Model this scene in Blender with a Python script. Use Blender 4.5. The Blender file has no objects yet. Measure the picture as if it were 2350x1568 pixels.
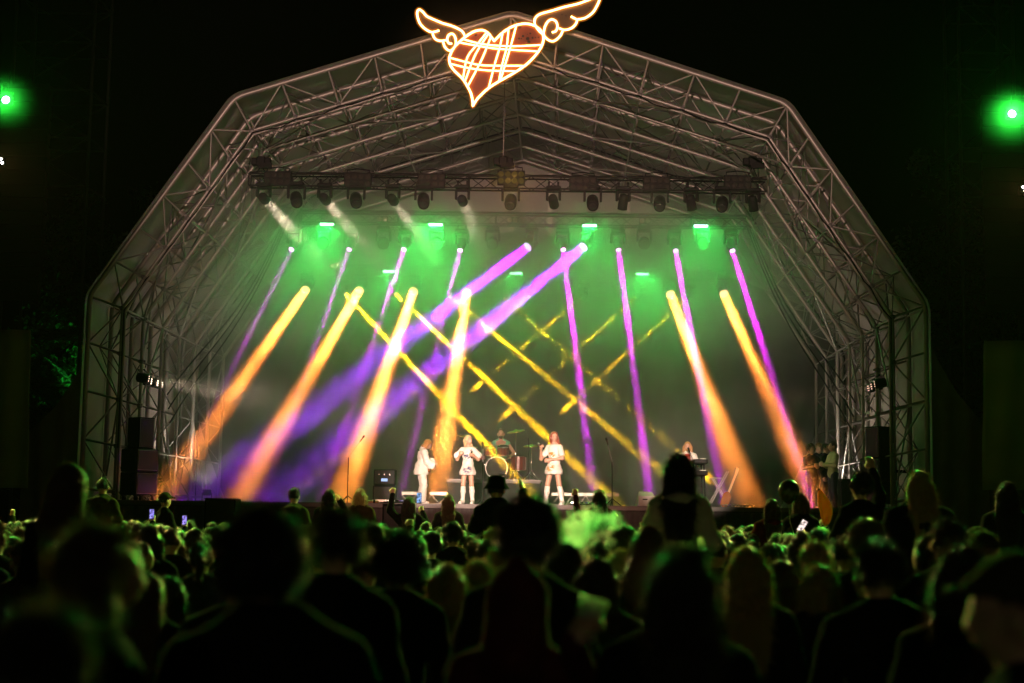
import bpy, bmesh, math, random
import numpy as np
from mathutils import Vector, Matrix, Quaternion
sc = bpy.context.scene
C = sc.collection
rad = math.radians
RND = random.Random(7)
# ------------------------------------------------------------------ camera
cam = bpy.data.cameras.new('camera'); CAM = bpy.data.objects.new('camera', cam); C.objects.link(CAM); sc.camera = CAM
cam.lens = 55; cam.sensor_width = 36; cam.clip_end = 400; cam.clip_start = .1; cam.shift_x = -0.05
CAM.matrix_world = Matrix.Translation((0, 0, 1.75)) @ Matrix.Rotation(rad(96.6), 4, 'X') @ Matrix.Rotation(rad(.67), 4, 'Z')
cam.dof.use_dof = True; cam.dof.focus_distance = 38.0; cam.dof.aperture_fstop = 1.75
FPX = 55 / 36 * 2350
def at(x, y, Y):
    """point in the place at distance Y that the survey photo (2350 wide) shows at x, y"""
    d = Vector(((x - 1292.5) / FPX, -(y - 784) / FPX, -1))
    d = CAM.matrix_world.to_3x3() @ d
    return CAM.matrix_world.translation + d * (Y / d.y)
# ------------------------------------------------------------------ night sky
W = bpy.data.worlds.new('World'); sc.world = W; W.use_nodes = True
nt = W.node_tree; bg = nt.nodes['Background']
sky = nt.nodes.new('ShaderNodeTexSky'); sky.sky_type = 'NISHITA'; sky.sun_disc = False
sky.sun_elevation = rad(-6); sky.sun_rotation = rad(200)
nt.links.new(sky.outputs[0], bg.inputs[0]); bg.inputs[1].default_value = 0.05
# ------------------------------------------------------------------ exposure / renderer
vs = sc.view_settings; vs.view_transform = 'Standard'; vs.look = 'None'; vs.exposure = 0; vs.gamma = 1; vs.use_curve_mapping = False
sc.render.engine = 'CYCLES'; cy = sc.cycles
cy.use_denoising = True; cy.max_bounces = 5; cy.diffuse_bounces = 3; cy.glossy_bounces = 2; cy.transmission_bounces = 4
cy.transparent_max_bounces = 8; cy.volume_bounces = 1; cy.use_light_tree = True; cy.use_adaptive_sampling = False
cy.volume_step_rate = .9; cy.volume_max_steps = 256; cy.sample_clamp_indirect = 4; cy.sample_clamp_direct = 0
cy.caustics_reflective = False; cy.caustics_refractive = False
# ================================================================== helpers
def link(o, parent=None):
    C.objects.link(o)
    if parent is not None: o.parent = parent
    return o
def tag(o, label, cat, group=None, kind=None):
    if label: o['label'] = label
    if cat: o['category'] = cat
    if group: o['group'] = group
    if kind: o['kind'] = kind
    return o
def empty(name, loc=(0, 0, 0), rz=0, label=None, cat=None, group=None):
    o = bpy.data.objects.new(name, None); link(o); o.location = loc; o.rotation_euler = (0, 0, rz); o.empty_display_size = .2
    return tag(o, label, cat, group)
class MB:
    def __init__(s): s.v = []; s.f = []
    def add(s, v, f):
        n = len(s.v); s.v += [tuple(p) for p in v]; s.f += [tuple(i + n for i in q) for q in f]; return s
    def box(s, lo, hi, M=None, bev=0):
        x0, y0, z0 = lo; x1, y1, z1 = hi
        if bev:
            b = bev; v = []
            for z, k in ((z0, b), (z0 + b, 0), (z1 - b, 0), (z1, b)):
                a0, a1, c0, c1 = x0 + k, x1 - k, y0 + k, y1 - k
                v += [(a0 + b, c0, z), (a1 - b, c0, z), (a1, c0 + b, z), (a1, c1 - b, z), (a1 - b, c1, z), (a0 + b, c1, z), (a0, c1 - b, z), (a0, c0 + b, z)]
            f = [tuple(range(7, -1, -1)), tuple(range(24, 32))]
            for r in range(3):
                for i in range(8): j = (i + 1) % 8; f.append((r * 8 + i, r * 8 + j, r * 8 + 8 + j, r * 8 + 8 + i))
        else:
            v = [(x, y, z) for x in (x0, x1) for y in (y0, y1) for z in (z0, z1)]
            f = [(0, 1, 3, 2), (4, 6, 7, 5), (0, 4, 5, 1), (2, 3, 7, 6), (0, 2, 6, 4), (1, 5, 7, 3)]
        if M is not None: v = [M @ Vector(p) for p in v]
        return s.add(v, f)
    def tube(s, path, r, n=8, close=False, caps=True):
        P = [Vector(p) for p in path]; m = len(P); v = []; f = []
        rr = r if isinstance(r, (list, tuple)) else [r] * m
        up = None
        for i in range(m):
            a = P[i - 1] if (i > 0 or close) else P[i]; b = P[(i + 1) % m] if (i < m - 1 or close) else P[i]
            t = (b - a).normalized() if (b - a).length > 1e-9 else Vector((0, 0, 1))
            if up is None:
                up = Vector((0, 0, 1)) if abs(t.z) < .9 else Vector((0, 1, 0))
            x = up.cross(t)
            if x.length < 1e-4: x = Vector((1, 0, 0)).cross(t)
            x.normalize(); y = t.cross(x); up = y
            for k in range(n):
                an = 2 * math.pi * k / n; v.append(P[i] + (x * math.cos(an) + y * math.sin(an)) * rr[i])
        for i in range(m if close else m - 1):
            j = (i + 1) % m
            for k in range(n): q = (k + 1) % n; f.append((i * n + k, i * n + q, j * n + q, j * n + k))
        if caps and not close: f += [tuple(range(n - 1, -1, -1)), tuple(range((m - 1) * n, m * n))]
        return s.add(v, f)
    def lathe(s, prof, n=16, M=None, cap=True):
        v = []; f = []
        for r, z in prof:
            for k in range(n): a = 2 * math.pi * k / n; v.append((r * math.cos(a), r * math.sin(a), z))
        for i in range(len(prof) - 1):
            for k in range(n): q = (k + 1) % n; f.append((i * n + k, i * n + q, i * n + n + q, i * n + n + k))
        if cap: f += [tuple(range(n - 1, -1, -1)), tuple(range((len(prof) - 1) * n, len(prof) * n))]
        if M is not None: v = [M @ Vector(p) for p in v]
        return s.add(v, f)
    def mesh(s, name, mat, smooth=False):
        me = bpy.data.meshes.new(name); me.from_pydata(s.v, [], s.f)
        if mat is not None: me.materials.append(mat)
        if smooth: me.polygons.foreach_set('use_smooth', [True] * len(me.polygons))
        me.update(); return me
    def build(s, name, mat, parent=None, smooth=False, label=None, cat=None, group=None, kind=None):
        o = bpy.data.objects.new(name, s.mesh(name, mat, smooth)); link(o, parent); return tag(o, label, cat, group, kind)
def inst(name, me, M, parent=None):
    o = bpy.data.objects.new(name, me); link(o, parent); o.matrix_basis = M; return o
def copy_tree(o, parent=None, **pr):
    c = o.copy(); link(c, parent)
    for k, v in pr.items(): c[k] = v
    for ch in [q for q in bpy.data.objects if q.parent == o]: copy_tree(ch, c)
    return c
def kids(o): return KID.get(o.name, [])
# ------------------------------------------------------------------ materials
MATS = {}
def mat(name, col, rough=.6, metal=0, noise=0, scale=6, bump=0, spec=.5, emit=None, es=0, sheen=0, sub=0, trans=0, stretch=0):
    if name in MATS: return MATS[name]
    m = bpy.data.materials.new(name); m.use_nodes = True; t = m.node_tree; b = t.nodes['Principled BSDF']
    b.inputs['Base Color'].default_value = (*col, 1); b.inputs['Roughness'].default_value = rough; b.inputs['Metallic'].default_value = metal
    b.inputs['Specular IOR Level'].default_value = spec
    if sheen: b.inputs['Sheen Weight'].default_value = sheen; b.inputs['Sheen Roughness'].default_value = .4
    if emit: b.inputs['Emission Color'].default_value = (*emit, 1); b.inputs['Emission Strength'].default_value = es
    if noise or bump:
        tc = t.nodes.new('ShaderNodeTexCoord'); nz = t.nodes.new('ShaderNodeTexNoise'); nz.inputs['Scale'].default_value = scale; nz.inputs['Detail'].default_value = 5
        mpn = t.nodes.new('ShaderNodeMapping'); mpn.inputs['Scale'].default_value = (1, 1, stretch or 1); t.links.new(tc.outputs['Object'], mpn.inputs[0]); t.links.new(mpn.outputs[0], nz.inputs['Vector'])
        if noise:
            mx = t.nodes.new('ShaderNodeMix'); mx.data_type = 'RGBA'
            mx.inputs[6].default_value = tuple(c * (1 - noise) for c in col) + (1,); mx.inputs[7].default_value = tuple(min(1, c * (1 + noise)) for c in col) + (1,)
            t.links.new(nz.outputs[0], mx.inputs[0]); t.links.new(mx.outputs[2], b.inputs['Base Color'])
            mr = t.nodes.new('ShaderNodeMapRange'); mr.inputs[3].default_value = max(.05, rough - .15); mr.inputs[4].default_value = min(1, rough + .15)
            t.links.new(nz.outputs[0], mr.inputs[0]); t.links.new(mr.outputs[0], b.inputs['Roughness'])
        if bump:
            bp = t.nodes.new('ShaderNodeBump'); bp.inputs['Strength'].default_value = bump; bp.inputs['Distance'].default_value = .05
            t.links.new(nz.outputs[0], bp.inputs['Height']); t.links.new(bp.outputs[0], b.inputs['Normal'])
    if trans:
        out = t.nodes['Material Output']; tr = t.nodes.new('ShaderNodeBsdfTranslucent'); tr.inputs[0].default_value = (*col, 1)
        ms = t.nodes.new('ShaderNodeMixShader'); ms.inputs[0].default_value = trans
        t.links.new(b.outputs[0], ms.inputs[1]); t.links.new(tr.outputs[0], ms.inputs[2]); t.links.new(ms.outputs[0], out.inputs[0])
    MATS[name] = m; return m
def emat(name, col, s):
    if name in MATS: return MATS[name]
    m = bpy.data.materials.new(name); m.use_nodes = True; t = m.node_tree; t.nodes.remove(t.nodes['Principled BSDF'])
    e = t.nodes.new('ShaderNodeEmission'); e.inputs[0].default_value = (*col, 1); e.inputs[1].default_value = s
    t.links.new(e.outputs[0], t.nodes['Material Output'].inputs[0]); MATS[name] = m; m.cycles.emission_sampling = 'FRONT' if 'neon' in name else 'NONE'; return m
STEEL = mat('galvanised steel', (.29, .27, .25), .45, .5, .25, 4)
STEELD = mat('dull steel', (.17, .165, .16), .55, .4, .3, 5)
BLACKM = mat('black painted metal', (.007, .007, .0075), .7, 0, .3, 12, 0, .25)
BLACKP = mat('black plastic', (.006, .006, .0065), .7, 0, .3, 15, 0, .25)
TRUSSB = mat('blackened truss', (.008, .0078, .0075), .65, .1, .4, 8, 0, .3)
CLOTHB = mat('black stage cloth', (.008, .0077, .0075), .95, 0, .35, 1.2, .25)
SKIRT = mat('grey black skirt cloth', (.10, .088, .09), .95, 0, .3, 30, .3)
PVC = mat('grey roof membrane', (.32, .295, .265), .55, 0, .2, .9, .35, trans=.12)
WOODD = mat('worn stage ply', (.11, .10, .095), .7, 0, .4, 3, .1)
WHITEC = mat('white satin', (.80, .76, .72), .5, 0, .05, 9, .2)
SKIN = mat('skin', (.55, .33, .24), .5, 0, .08, 12)
GRILLE = mat('speaker grille', (.03, .028, .032), .5, .3, .25, 90, .3)
CHROME = mat('chrome', (.7, .7, .7), .18, 1)
# ------------------------------------------------------------------ lights
def beam(name, p, t, col, watts, size, spread, parent=None):
    l = bpy.data.lights.new(name, 'AREA'); l.shape = 'DISK'; l.size = size; l.spread = rad(spread); l.energy = watts; l.color = col
    o = bpy.data.objects.new(name, l); link(o)
    q = (Vector(t) - Vector(p)).to_track_quat('-Z', 'Y'); Mw = Matrix.Translation(p) @ q.to_matrix().to_4x4()
    if parent is not None: o.parent = parent; o.matrix_parent_inverse = Matrix.Identity(4); o.matrix_basis = parent.matrix_basis.inverted() @ Mw
    else: o.matrix_world = Mw
    return o
def spot(name, p, t, col, watts, ang, blend=.4, size=.1, parent=None):
    l = bpy.data.lights.new(name, 'SPOT'); l.energy = watts; l.color = col; l.spot_size = rad(ang); l.spot_blend = blend; l.shadow_soft_size = size
    o = bpy.data.objects.new(name, l); link(o)
    q = (Vector(t) - Vector(p)).to_track_quat('-Z', 'Y'); Mw = Matrix.Translation(p) @ q.to_matrix().to_4x4()
    if parent is not None: o.parent = parent; o.matrix_basis = parent.matrix_basis.inverted() @ Mw
    else: o.matrix_world = Mw
    return o
ORD = ['first', 'second', 'third', 'fourth', 'fifth', 'sixth', 'seventh', 'eighth', 'ninth', 'tenth']
# ================================================================== ground, deck
SX = -1.445; DECK = 2.17
def ground_mat():
    m = mat('trodden grass', (.035, .04, .02), .95, 0, .5, 3, .5); return m
g = MB(); n = 40
gv = []; gf = []
for i in range(n + 1):
    for j in range(n + 1):
        x = -130 + 260 * i / n; y = -30 + 330 * j / n; gv.append((x, y, 0 if 0 < y < 60 else .25 * math.sin(x * .07) * math.sin(y * .05)))
for i in range(n):
    for j in range(n): a = i * (n + 1) + j; gf.append((a, a + n + 1, a + n + 2, a + 1))
g.add(gv, gf).build('ground', ground_mat(), kind='structure')
D0, D1 = SX - 9.75, SX + 9.6
st = empty('stage_platform', (SX, 45, 0), 0, 'wide black stage platform with grey cloth skirt under the arched roof', 'stage')
O = Vector((SX, 45, 0))
def rel(p, o=O): return tuple(Vector(p) - o)
# deck boards in 1.2 m panels, each its own piece
nx = 16; wdx = (D1 - D0) / nx
pm = MB().box((-wdx / 2 + .006, -.6, -.09), (wdx / 2 - .006, .6, 0), bev=.006).mesh('deck_panel', WOODD)
for i in range(nx):
    for j in range(12):
        inst('deck_panel', pm, Matrix.Translation(rel((D0 + wdx * (i + .5), 39.8 + 1.2 * j, DECK))), st)
MB().box(rel((D0, 39.2, DECK - .3)), rel((D1, 53.4, DECK - .1))).build('deck_frame', BLACKM, st)
MB().box(rel((D0, 39.12, DECK - .11)), rel((D1, 39.18, DECK + .012)), bev=.008).build('edge_trim', mat('dark alloy edge', (.10, .09, .09), .5, .5, .3, 20), st)
# pleated skirt
sk = MB(); N = 520; v = []; f = []
for i in range(N + 1):
    x = D0 + (D1 - D0) * i / N
    for k, z in enumerate((DECK - .12, DECK - .7, 0.0)):
        v.append(rel((x, 39.15 + (.012 + .03 * k) * math.sin(i * .9 + .6 * math.sin(i * .13)) - .02 * k, z)))
for i in range(N):
    for k in range(2): a = i * 3 + k; f.append((a, a + 3, a + 4, a + 1))
sk.add(v, f).build('skirt', SKIRT, st, True)
# ================================================================== arched roof
def profile(hw, zA, xB, zB, zP, r, z0=0.0):
    """half-symmetric arch profile with rounded corners, left foot to right foot, in x,z"""
    pts = [(-hw, z0), (-hw, zA), (-xB, zB), (0, zP), (xB, zB), (hw, zA), (hw, z0)]
    out = [Vector(pts[0])]
    for i in range(1, len(pts) - 1):
        a, b, c = Vector(pts[i - 1]), Vector(pts[i]), Vector(pts[i + 1])
        u = (a - b).normalized(); w = (c - b).normalized(); ang = u.angle(w); d = r / math.tan(ang / 2)
        p0 = b + u * d; p1 = b + w * d; cen = b + (u + w).normalized() * (r / math.sin(ang / 2))
        s0 = p0 - cen; s1 = p1 - cen
        for k in range(6):
            t = k / 5; q = (s0 * (1 - t) + s1 * t).normalized() * r + cen; out.append(q)
    out.append(Vector(pts[-1])); return out
HW, ZA, XB, ZB, ZP = 10.78, 7.45, 7.22, 12.72, 15.04
prof_o = profile(HW, ZA, XB, ZB, ZP, .75)
HWi, ZAi, XBi, ZBi, ZPi = 9.92, 7.12, 6.75, 11.83, 13.98
prof_i = profile(HWi, ZAi, XBi, ZBi, ZPi, .18)
FY = [40 + 2.02 * i for i in range(7)]
OUT_PTS = [(-HW, 0), (-HW, ZA), (-XB, ZB), (0, ZP), (XB, ZB), (HW, ZA), (HW, 0)]
IN_PTS = [(-HWi, 0), (-HWi, ZAi), (-XBi, ZBi), (0, ZPi), (XBi, ZBi), (HWi, ZAi), (HWi, 0)]
SEG = [6, 6, 6, 6, 6, 6]
def nodes(pts):
    out = []
    for i in range(6):
        a, b = Vector(pts[i]), Vector(pts[i + 1])
        for k in range(SEG[i]): out.append(a.lerp(b, (k) / SEG[i]))
    out.append(Vector(pts[-1])); return out
NO, NI = nodes(OUT_PTS), nodes(IN_PTS)
# pull corner nodes onto the rounded chord
for lst, pr in ((NO, prof_o), (NI, prof_i)):
    for i in range(6, 31, 6): lst[i] = min(pr, key=lambda q: (q - lst[i]).length)
unit = MB().tube([(0, 0, 0), (0, 0, 1)], 1, 8).mesh('brace', STEEL, True)
unitd = MB().tube([(0, 0, 0), (0, 0, 1)], 1, 7).mesh('brace', STEELD, True)
def bar_matrix(a, b, r):
    a, b = Vector(a), Vector(b); d = b - a
    return Matrix.Translation(a) @ d.to_track_quat('Z', 'Y').to_matrix().to_4x4() @ Matrix.Diagonal((r, r, d.length, 1))
def bar(name, a, b, r, parent, me=None): return inst(name, me or unit, bar_matrix(a, b, r), parent)
RO = Vector((SX, 46, 0))
roof = empty('stage_roof', RO, 0, 'huge arched festival stage roof of tubular steel frames under grey membrane', 'stage roof')
def P3(q, Y): return (q.x, Y - 46, q.y)
for fi, Y in enumerate(FY):
    fr = MB().tube([P3(q, Y) for q in prof_o], .07, 10).build('arch_frame', STEEL, roof, True)
    MB().tube([P3(q, Y) for q in prof_i], .05, 8).build('inner_chord', STEEL, fr, True)
    if fi == 0:
        MB().tube([(q.x * .992 + 0, -6.05, q.y * .992 - .02) for q in prof_i], .032, 8).build('inner_chord', STEEL, fr, True)
    js = MB()
    for i in range(37):
        prs = []
        if i > 0 and i < 36: prs.append((NO[i], NI[i], .025))
        if i < 36: prs.append((NO[i], NI[i + 1], .021) if (i % 2) ^ (i >= 18) else (NI[i], NO[i + 1], .021))
        for a, b, r in prs:
            r = r * (1.15 if fi == 0 else 1)
            if fi < 3: bar('brace', P3(a, Y), P3(b, Y), r, fr)
            else: js.tube([P3(a, Y), P3(b, Y)], r, 6)
    if fi >= 3: tag(js.build('bracing', STEELD, fr), None, None, None, 'stuff')
# purlins through the whole depth and diagonals between frames
for i in range(2, 35):
    if i % 2 == 0: bar('purlin', P3(NO[i], FY[0]), P3(NO[i], FY[-1]), .023, roof)
    if i % 3 == 0: bar('purlin', P3(NI[i], FY[0]), P3(NI[i], FY[-1]), .024, roof)
for b in range(6):
    for i in range(1 + (b % 2), 35, 3):
        bar('cross_brace', P3(NI[i], FY[b]), P3(NO[min(35, i + 2)] if b % 2 else NO[max(1, i - 2)], FY[b + 1]), .024, roof, unitd)
    for i in (4, 8, 11, 14, 22, 25, 28, 32):
        bar('cross_brace', P3(NI[i], FY[b]), P3(NI[i + (2 if b % 2 else -2)], FY[b + 1]), .026, roof)
for b in range(6):
    for i in range(2 + (b % 2), 35, 2):
        bar('cross_brace', P3(NI[i], FY[b]), P3(NO[i + (1 if (i + b) % 4 < 2 else -1)], FY[b] + 1.01), .015, roof, unitd); bar('cross_brace', P3(NO[i + (1 if (i + b) % 4 < 2 else -1)], FY[b] + 1.01), P3(NI[i], FY[b + 1]), .015, roof, unitd)
cpl = MB().lathe([(.05, -.06), (.075, -.045), (.075, .045), (.05, .06)], 10).box((-.03, -.1, -.03), (.03, .1, .03)).mesh('coupler', STEELD)
for Y in FY[:2]:
    for i in range(1, 36):
        dv = NI[min(35, i + 1)] - NI[i - 1]; inst('coupler', cpl, Matrix.Translation(P3(NI[i], Y)) @ Vector((dv.x, 0, dv.y)).to_track_quat('Z', 'Y').to_matrix().to_4x4(), roof)
for k, (i0, i1) in enumerate(((3, 15), (8, 18), (19, 29), (22, 33))):
    pth = []
    for i in range(i0, i1):
        a, c = NI[i], NI[i + 1]
        for t in (0, .33, .66): q = a.lerp(c, t); pth.append((q.x * .995, FY[0] - 46 - .06 - .03 * k, q.y - .05 - .10 * math.sin(math.pi * t) * RND.uniform(.3, 1.2)))
    MB().tube(pth, .017, 5).build('slung_cable', BLACKP, roof, True)
# membrane panels, sagging a little between frames
for b in range(6):
    v = []; f = []; J = 8; pr = []
    for i in range(len(prof_o) - 1):
        a, c = prof_o[i], prof_o[i + 1]; m = max(1, int((c - a).length / .45))
        for k in range(m): pr.append(a.lerp(c, k / m))
    pr.append(prof_o[-1])
    for i, q in enumerate(pr):
        cen = Vector((0, 6)); nrm = (q - cen).normalized() if q.y > 7 else Vector((1 if q.x > 0 else -1, 0))
        for j in range(J + 1):
            t = j / J; sag = -.10 * math.sin(math.pi * t) + .035 * math.sin(i * .8 + 5 * t) * math.sin(math.pi * t)
            w = q + nrm * (.13 + sag); Yb = FY[b] - .02 if b == 0 and j == 0 else FY[b] + (FY[b + 1] - FY[b]) * t
            v.append((w.x, Yb - 46, max(w.y, 0)))
    for i in range(len(pr) - 1):
        for j in range(J): a = i * (J + 1) + j; f.append((a, a + 1, a + J + 2, a + J + 1))
    MB().add(v, f).build('roof_panel', PVC, roof, True)
# rear gable wall with posts
v = [(q.x, 6.6, q.y) for q in prof_o]; v.append((0, 6.6, 0)); m = len(prof_o)
MB().add(v, [(i, i + 1, m) for i in range(m - 1)]).build('rear_wall', mat('rear membrane', (.2, .19, .18), .6, 0, .2, .8, .3), roof)
for x in (-6.2, -3.4, -.35, .95, 3.6, 6.3):
    zt = 13.9 - abs(x) * .32
    MB().box((x - .07, 6.45, DECK), (x + .07, 6.56, zt)).build('rear_post', STEEL, roof)
# cable run and hoist cables on the haunch
for s, x0 in ((-1, 0), (1, 0)):
    for k in range(3):
        pth = []
        for t in range(13):
            u = t / 12; a = Vector((s * (7.2 - .1 * k), 1, 10.6)); c = Vector((s * (9.7 - .05 * k), -2.0, 5.2 - .5 * k)); p = a.lerp(c, u); p.z -= .9 * math.sin(math.pi * u) * (1 - u) - .1 * k
            pth.append(p)
        MB().tube(pth, .022, 6).build('power_cable', BLACKP, roof, True)
# black backdrop cloth with folds
bp = [(442, 739), (480, 722), (632, 678), (900, 590), (1180, 530), (1450, 568), (1710, 648), (1875, 716), (1917, 735)]
top = [at(x, y, 52.15) for x, y in bp]
v = []; f = []; NXB = 120; NZB = 26
def lerp_poly(P, x):
    for a, b in zip(P, P[1:]):
        if a.x <= x <= b.x: t = (x - a.x) / (b.x - a.x); return a.z + (b.z - a.z) * t
    return P[0].z if x < P[0].x else P[-1].z
for i in range(NXB + 1):
    u = i / NXB
    for j in range(NZB + 1):
        w = j / NZB
        xl = top[0].x + (1.0 * max(0, w - .3) ** 1.3 * 2.2); xr = top[-1].x - (1.0 * max(0, w - .3) ** 1.2 * 3.0)
        x = xl + (xr - xl) * u; z0 = lerp_poly(top, top[0].x + (top[-1].x - top[0].x) * u); z = z0 + (DECK + .01 - z0) * w
        v.append((x, 52.15 + .035 * math.sin(u * 150 + math.sin(u * 31)) * (.3 + w) + .02 * math.sin(u * 61 + w * 7), z))
for i in range(NXB):
    for j in range(NZB): a = i * (NZB + 1) + j; f.append((a, a + 1, a + NZB + 2, a + NZB + 1))
MB().add(v, f).build('backdrop_cloth', CLOTHB, None, True, 'black backdrop cloth hung across the rear of the stage', 'backdrop')
# ================================================================== lighting trusses
lace = MB().tube([(0, 0, 0), (0, 0, 1)], 1, 6).mesh('lacing', TRUSSB, True)
def truss(xl, xr, Y, z, label, h=.33, d=.33, pit=.42, droop=0):
    L = xr - xl; r = empty('lighting_truss', (xl, Y, z), 0, label, 'truss', 'horizontal lighting trusses over the stage')
    r.rotation_euler = (0, -droop, 0)
    for yy in (0, d):
        for zz in (0, h): inst('chord', lace, bar_matrix((0, yy, zz), (L, yy, zz), .026), r)
    k = int(L / pit)
    for i in range(k):
        a, b = L * i / k, L * (i + 1) / k
        inst('lacing', lace, bar_matrix((a, 0, 0 if i % 2 else h), (b, 0, h if i % 2 else 0), .013), r)
        inst('lacing', lace, bar_matrix((a, d, h if i % 2 else 0), (b, d, 0 if i % 2 else h), .013), r)
        if i % 7 == 0:
            inst('upright', lace, bar_matrix((a, 0, 0), (a, 0, h), .02), r); inst('upright', lace, bar_matrix((a, d, 0), (a, d, h), .02), r)
    # cables tied along the top
    for q in range(3):
        pth = [(L * t / 40, .04 + .1 * q, h + .03 + .035 * abs(math.sin(t * 1.3 + q)) + .02 * math.sin(t * 2.7 + q * 2)) for t in range(41)]
        MB().tube(pth, .014, 5).build('cable', BLACKP, r, True)
    return r
Z1, Z2, Z3 = 10.70, 10.73, 9.76
Y1, Y2, Y3 = 41.5, 46.8, 51.0
truss(-8.55, 5.45, Y1, Z1, 'front black lighting truss carrying eight-cell blinders and moving heads')
truss(-8.05, 5.55, Y2, Z2, 'middle black lighting truss with green strobes and magenta beam heads')
truss(-7.75, 5.3, Y3, Z3, 'rear lighting truss half lost in green smoke above the backdrop')
# chain hoists on the front and middle truss
hm = MB().box((-.26, -.1, -.1), (.26, .1, .1), bev=.02).box((-.12, -.13, -.14), (.12, .13, .14), bev=.03).mesh('motor', BLACKM)
hb = MB().box((-.05, -.16, -.2), (.3, -.06, -.05)).mesh('chain_bag', CLOTHB)
for x, lb in ((600, 'black chain hoist above the left end of the front truss'), (1155, 'black chain hoist above the middle of the front truss'), (1727, 'black chain hoist above the right end of the front truss')):
    p = at(x, 372, Y1 + .16); h_ = empty('chain_hoist', p, 0, lb, 'hoist', 'chain hoists holding the front truss')
    inst('motor', hm, Matrix.Identity(4), h_); inst('chain_bag', hb, Matrix.Identity(4), h_)
    dx = abs(p.x - SX); zr = ZPi - dx * .315 - .05
    MB().tube([(0, 0, .1), (0, 0, zr - p.z)], .014, 6).build('chain', STEELD, h_)
    MB().tube([(0, 0, -.12), (.15, 0, Z1 + .36 - p.z)], .012, 6).tube([(0, 0, -.12), (-.15, 0, Z1 + .36 - p.z)], .012, 6).build('sling', BLACKM, h_)
# ================================================================== luminaires
base_m = MB().box((-.2, -.14, -.11), (.2, .14, 0), bev=.025).box((-.1, -.17, -.09), (.1, .17, -.03)).mesh('base', BLACKP)
clamp_m = MB().box((-.025, -.03, 0), (.025, .03, .07)).tube([(0, 0, .06), (0, 0, .13)], .03, 8).mesh('clamp', BLACKM)
def yoke_mesh(w, L):
    b = MB().box((-w, -.06, -.17), (w, .06, -.11), bev=.02)
    for s in (-1, 1): b.box((s * w - .03, -.075, -.11 - L), (s * w + .03, .075, -.12), bev=.014)
    return b.mesh('yoke', BLACKP)
KINDS = {}
def led_face(R, rings):
    b = MB(); pts = [(0, 0)]
    for k, r in rings:
        for i in range(k): a = 2 * math.pi * i / k; pts.append((r * math.cos(a), r * math.sin(a)))
    cr = R * .14
    for x, y in pts: b.lathe([(cr, 0), (cr * .8, -.012), (cr * .3, -.018)], 8, Matrix.Translation((x, y, 0)))
    return b
KINDS['beam'] = dict(w=.2, piv=.36, r=.078, L=.24, prof=[(.09, .2), (.14, .16), (.15, .02), (.13, -.05), (.1, -.16), (.095, -.22), (.085, -.24)])
KINDS['wash'] = dict(w=.2, piv=.36, r=.15, L=.17, prof=[(.06, .19), (.13, .15), (.165, .05), (.175, -.1), (.175, -.17), (.155, -.165)])
KINDS['profile'] = dict(w=.17, piv=.3, r=.12, L=.2, prof=[(.06, .22), (.11, .2), (.13, .1), (.13, -.1), (.135, -.2), (.115, -.2)])
KINDS['big'] = dict(w=.22, piv=.36, r=.13, L=.22, prof=[(.08, .22), (.15, .19), (.165, .05), (.165, -.1), (.15, -.22), (.13, -.215)])
KINDS['small'] = dict(w=.14, piv=.26, r=.05, L=.17, prof=[(.06, .13), (.1, .1), (.105, 0), (.08, -.1), (.06, -.17), (.052, -.17)])
for k, d in KINDS.items():
    d['yoke'] = yoke_mesh(d['w'], d['piv'] - .02); d['head'] = MB().lathe(d['prof'], 16).mesh('head', BLACKP, True)
    if k == 'wash': d['led'] = led_face(.15, [(6, .062), (12, .118)])
    d['lens'] = MB().lathe([(d['r'] * .98, -d['L'] - .004), (d['r'] * .7, -d['L'] - .014), (d['r'] * .2, -d['L'] - .02)], 16)
    d['lm'] = {}
LENS_OFF = mat('dark lens', (.02, .02, .025), .08, 0, spec=.8)
LED_OFF = mat('unlit LED cells', (.35, .33, .28), .25)
def moving_head(p, aim, kind, label, group, lit=None, lensmat=None, name='moving_head'):
    """p: centre of the lens turning point; hangs from the truss above"""
    d = KINDS[kind]; p = Vector(p); aim = Vector(aim); dr = (aim - p).normalized()
    r = empty(name, p + Vector((0, 0, d['piv'] + .11)), 0, label, 'stage light', group); r.matrix_basis = Matrix.Translation(r.location)
    pan = math.atan2(dr.y, dr.x) + math.pi / 2
    inst('clamp', clamp_m, Matrix.Translation((-.125, 0, 0)), r); inst('clamp', clamp_m, Matrix.Translation((.125, 0, 0)), r); inst('base', base_m, Matrix.Identity(4), r)
    inst('yoke', d['yoke'], Matrix.Rotation(pan, 4, 'Z'), r)
    q = dr.to_track_quat('-Z', 'Y').to_matrix().to_4x4(); HM = Matrix.Translation((0, 0, -d['piv'] - .11)) @ q
    h = inst('head', d['head'], HM, r)
    lm = lensmat or (LED_OFF if kind == 'wash' else LENS_OFF)
    if lm.name not in d['lm']:
        b = MB().add(d['led'].v, d['led'].f) if kind == 'wash' else MB().add(d['lens'].v, d['lens'].f)
        if kind == 'wash': b.v = [(x, y, z - d['L'] - .002) for x, y, z in b.v]
        d['lm'][lm.name] = b.mesh('lens', lm, True)
    inst('lens', d['lm'][lm.name], Matrix.Identity(4), h)
    if kind == 'wash' : inst('lens_plate', PLATE, Matrix.Translation((0, 0, -d['L'] + .004)), h)
    if lit:
        col, watts, spread = lit
        lp = p + dr * (d['L'] + .045)
        beam('beam_light', lp, aim, col, watts, d['r'] * 2 * .95, spread, r)
    return r
PLATE = MB().lathe([(.16, -.003), (.16, .0)], 18).mesh('lens_plate', BLACKP)
CO_OR = (1, .26, .035); CO_MG = (.78, .0, .92); CO_PU = (.33, .0, 1.0); CO_YE = (1, .50, .004); CO_WW = (1, .72, .5)
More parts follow.
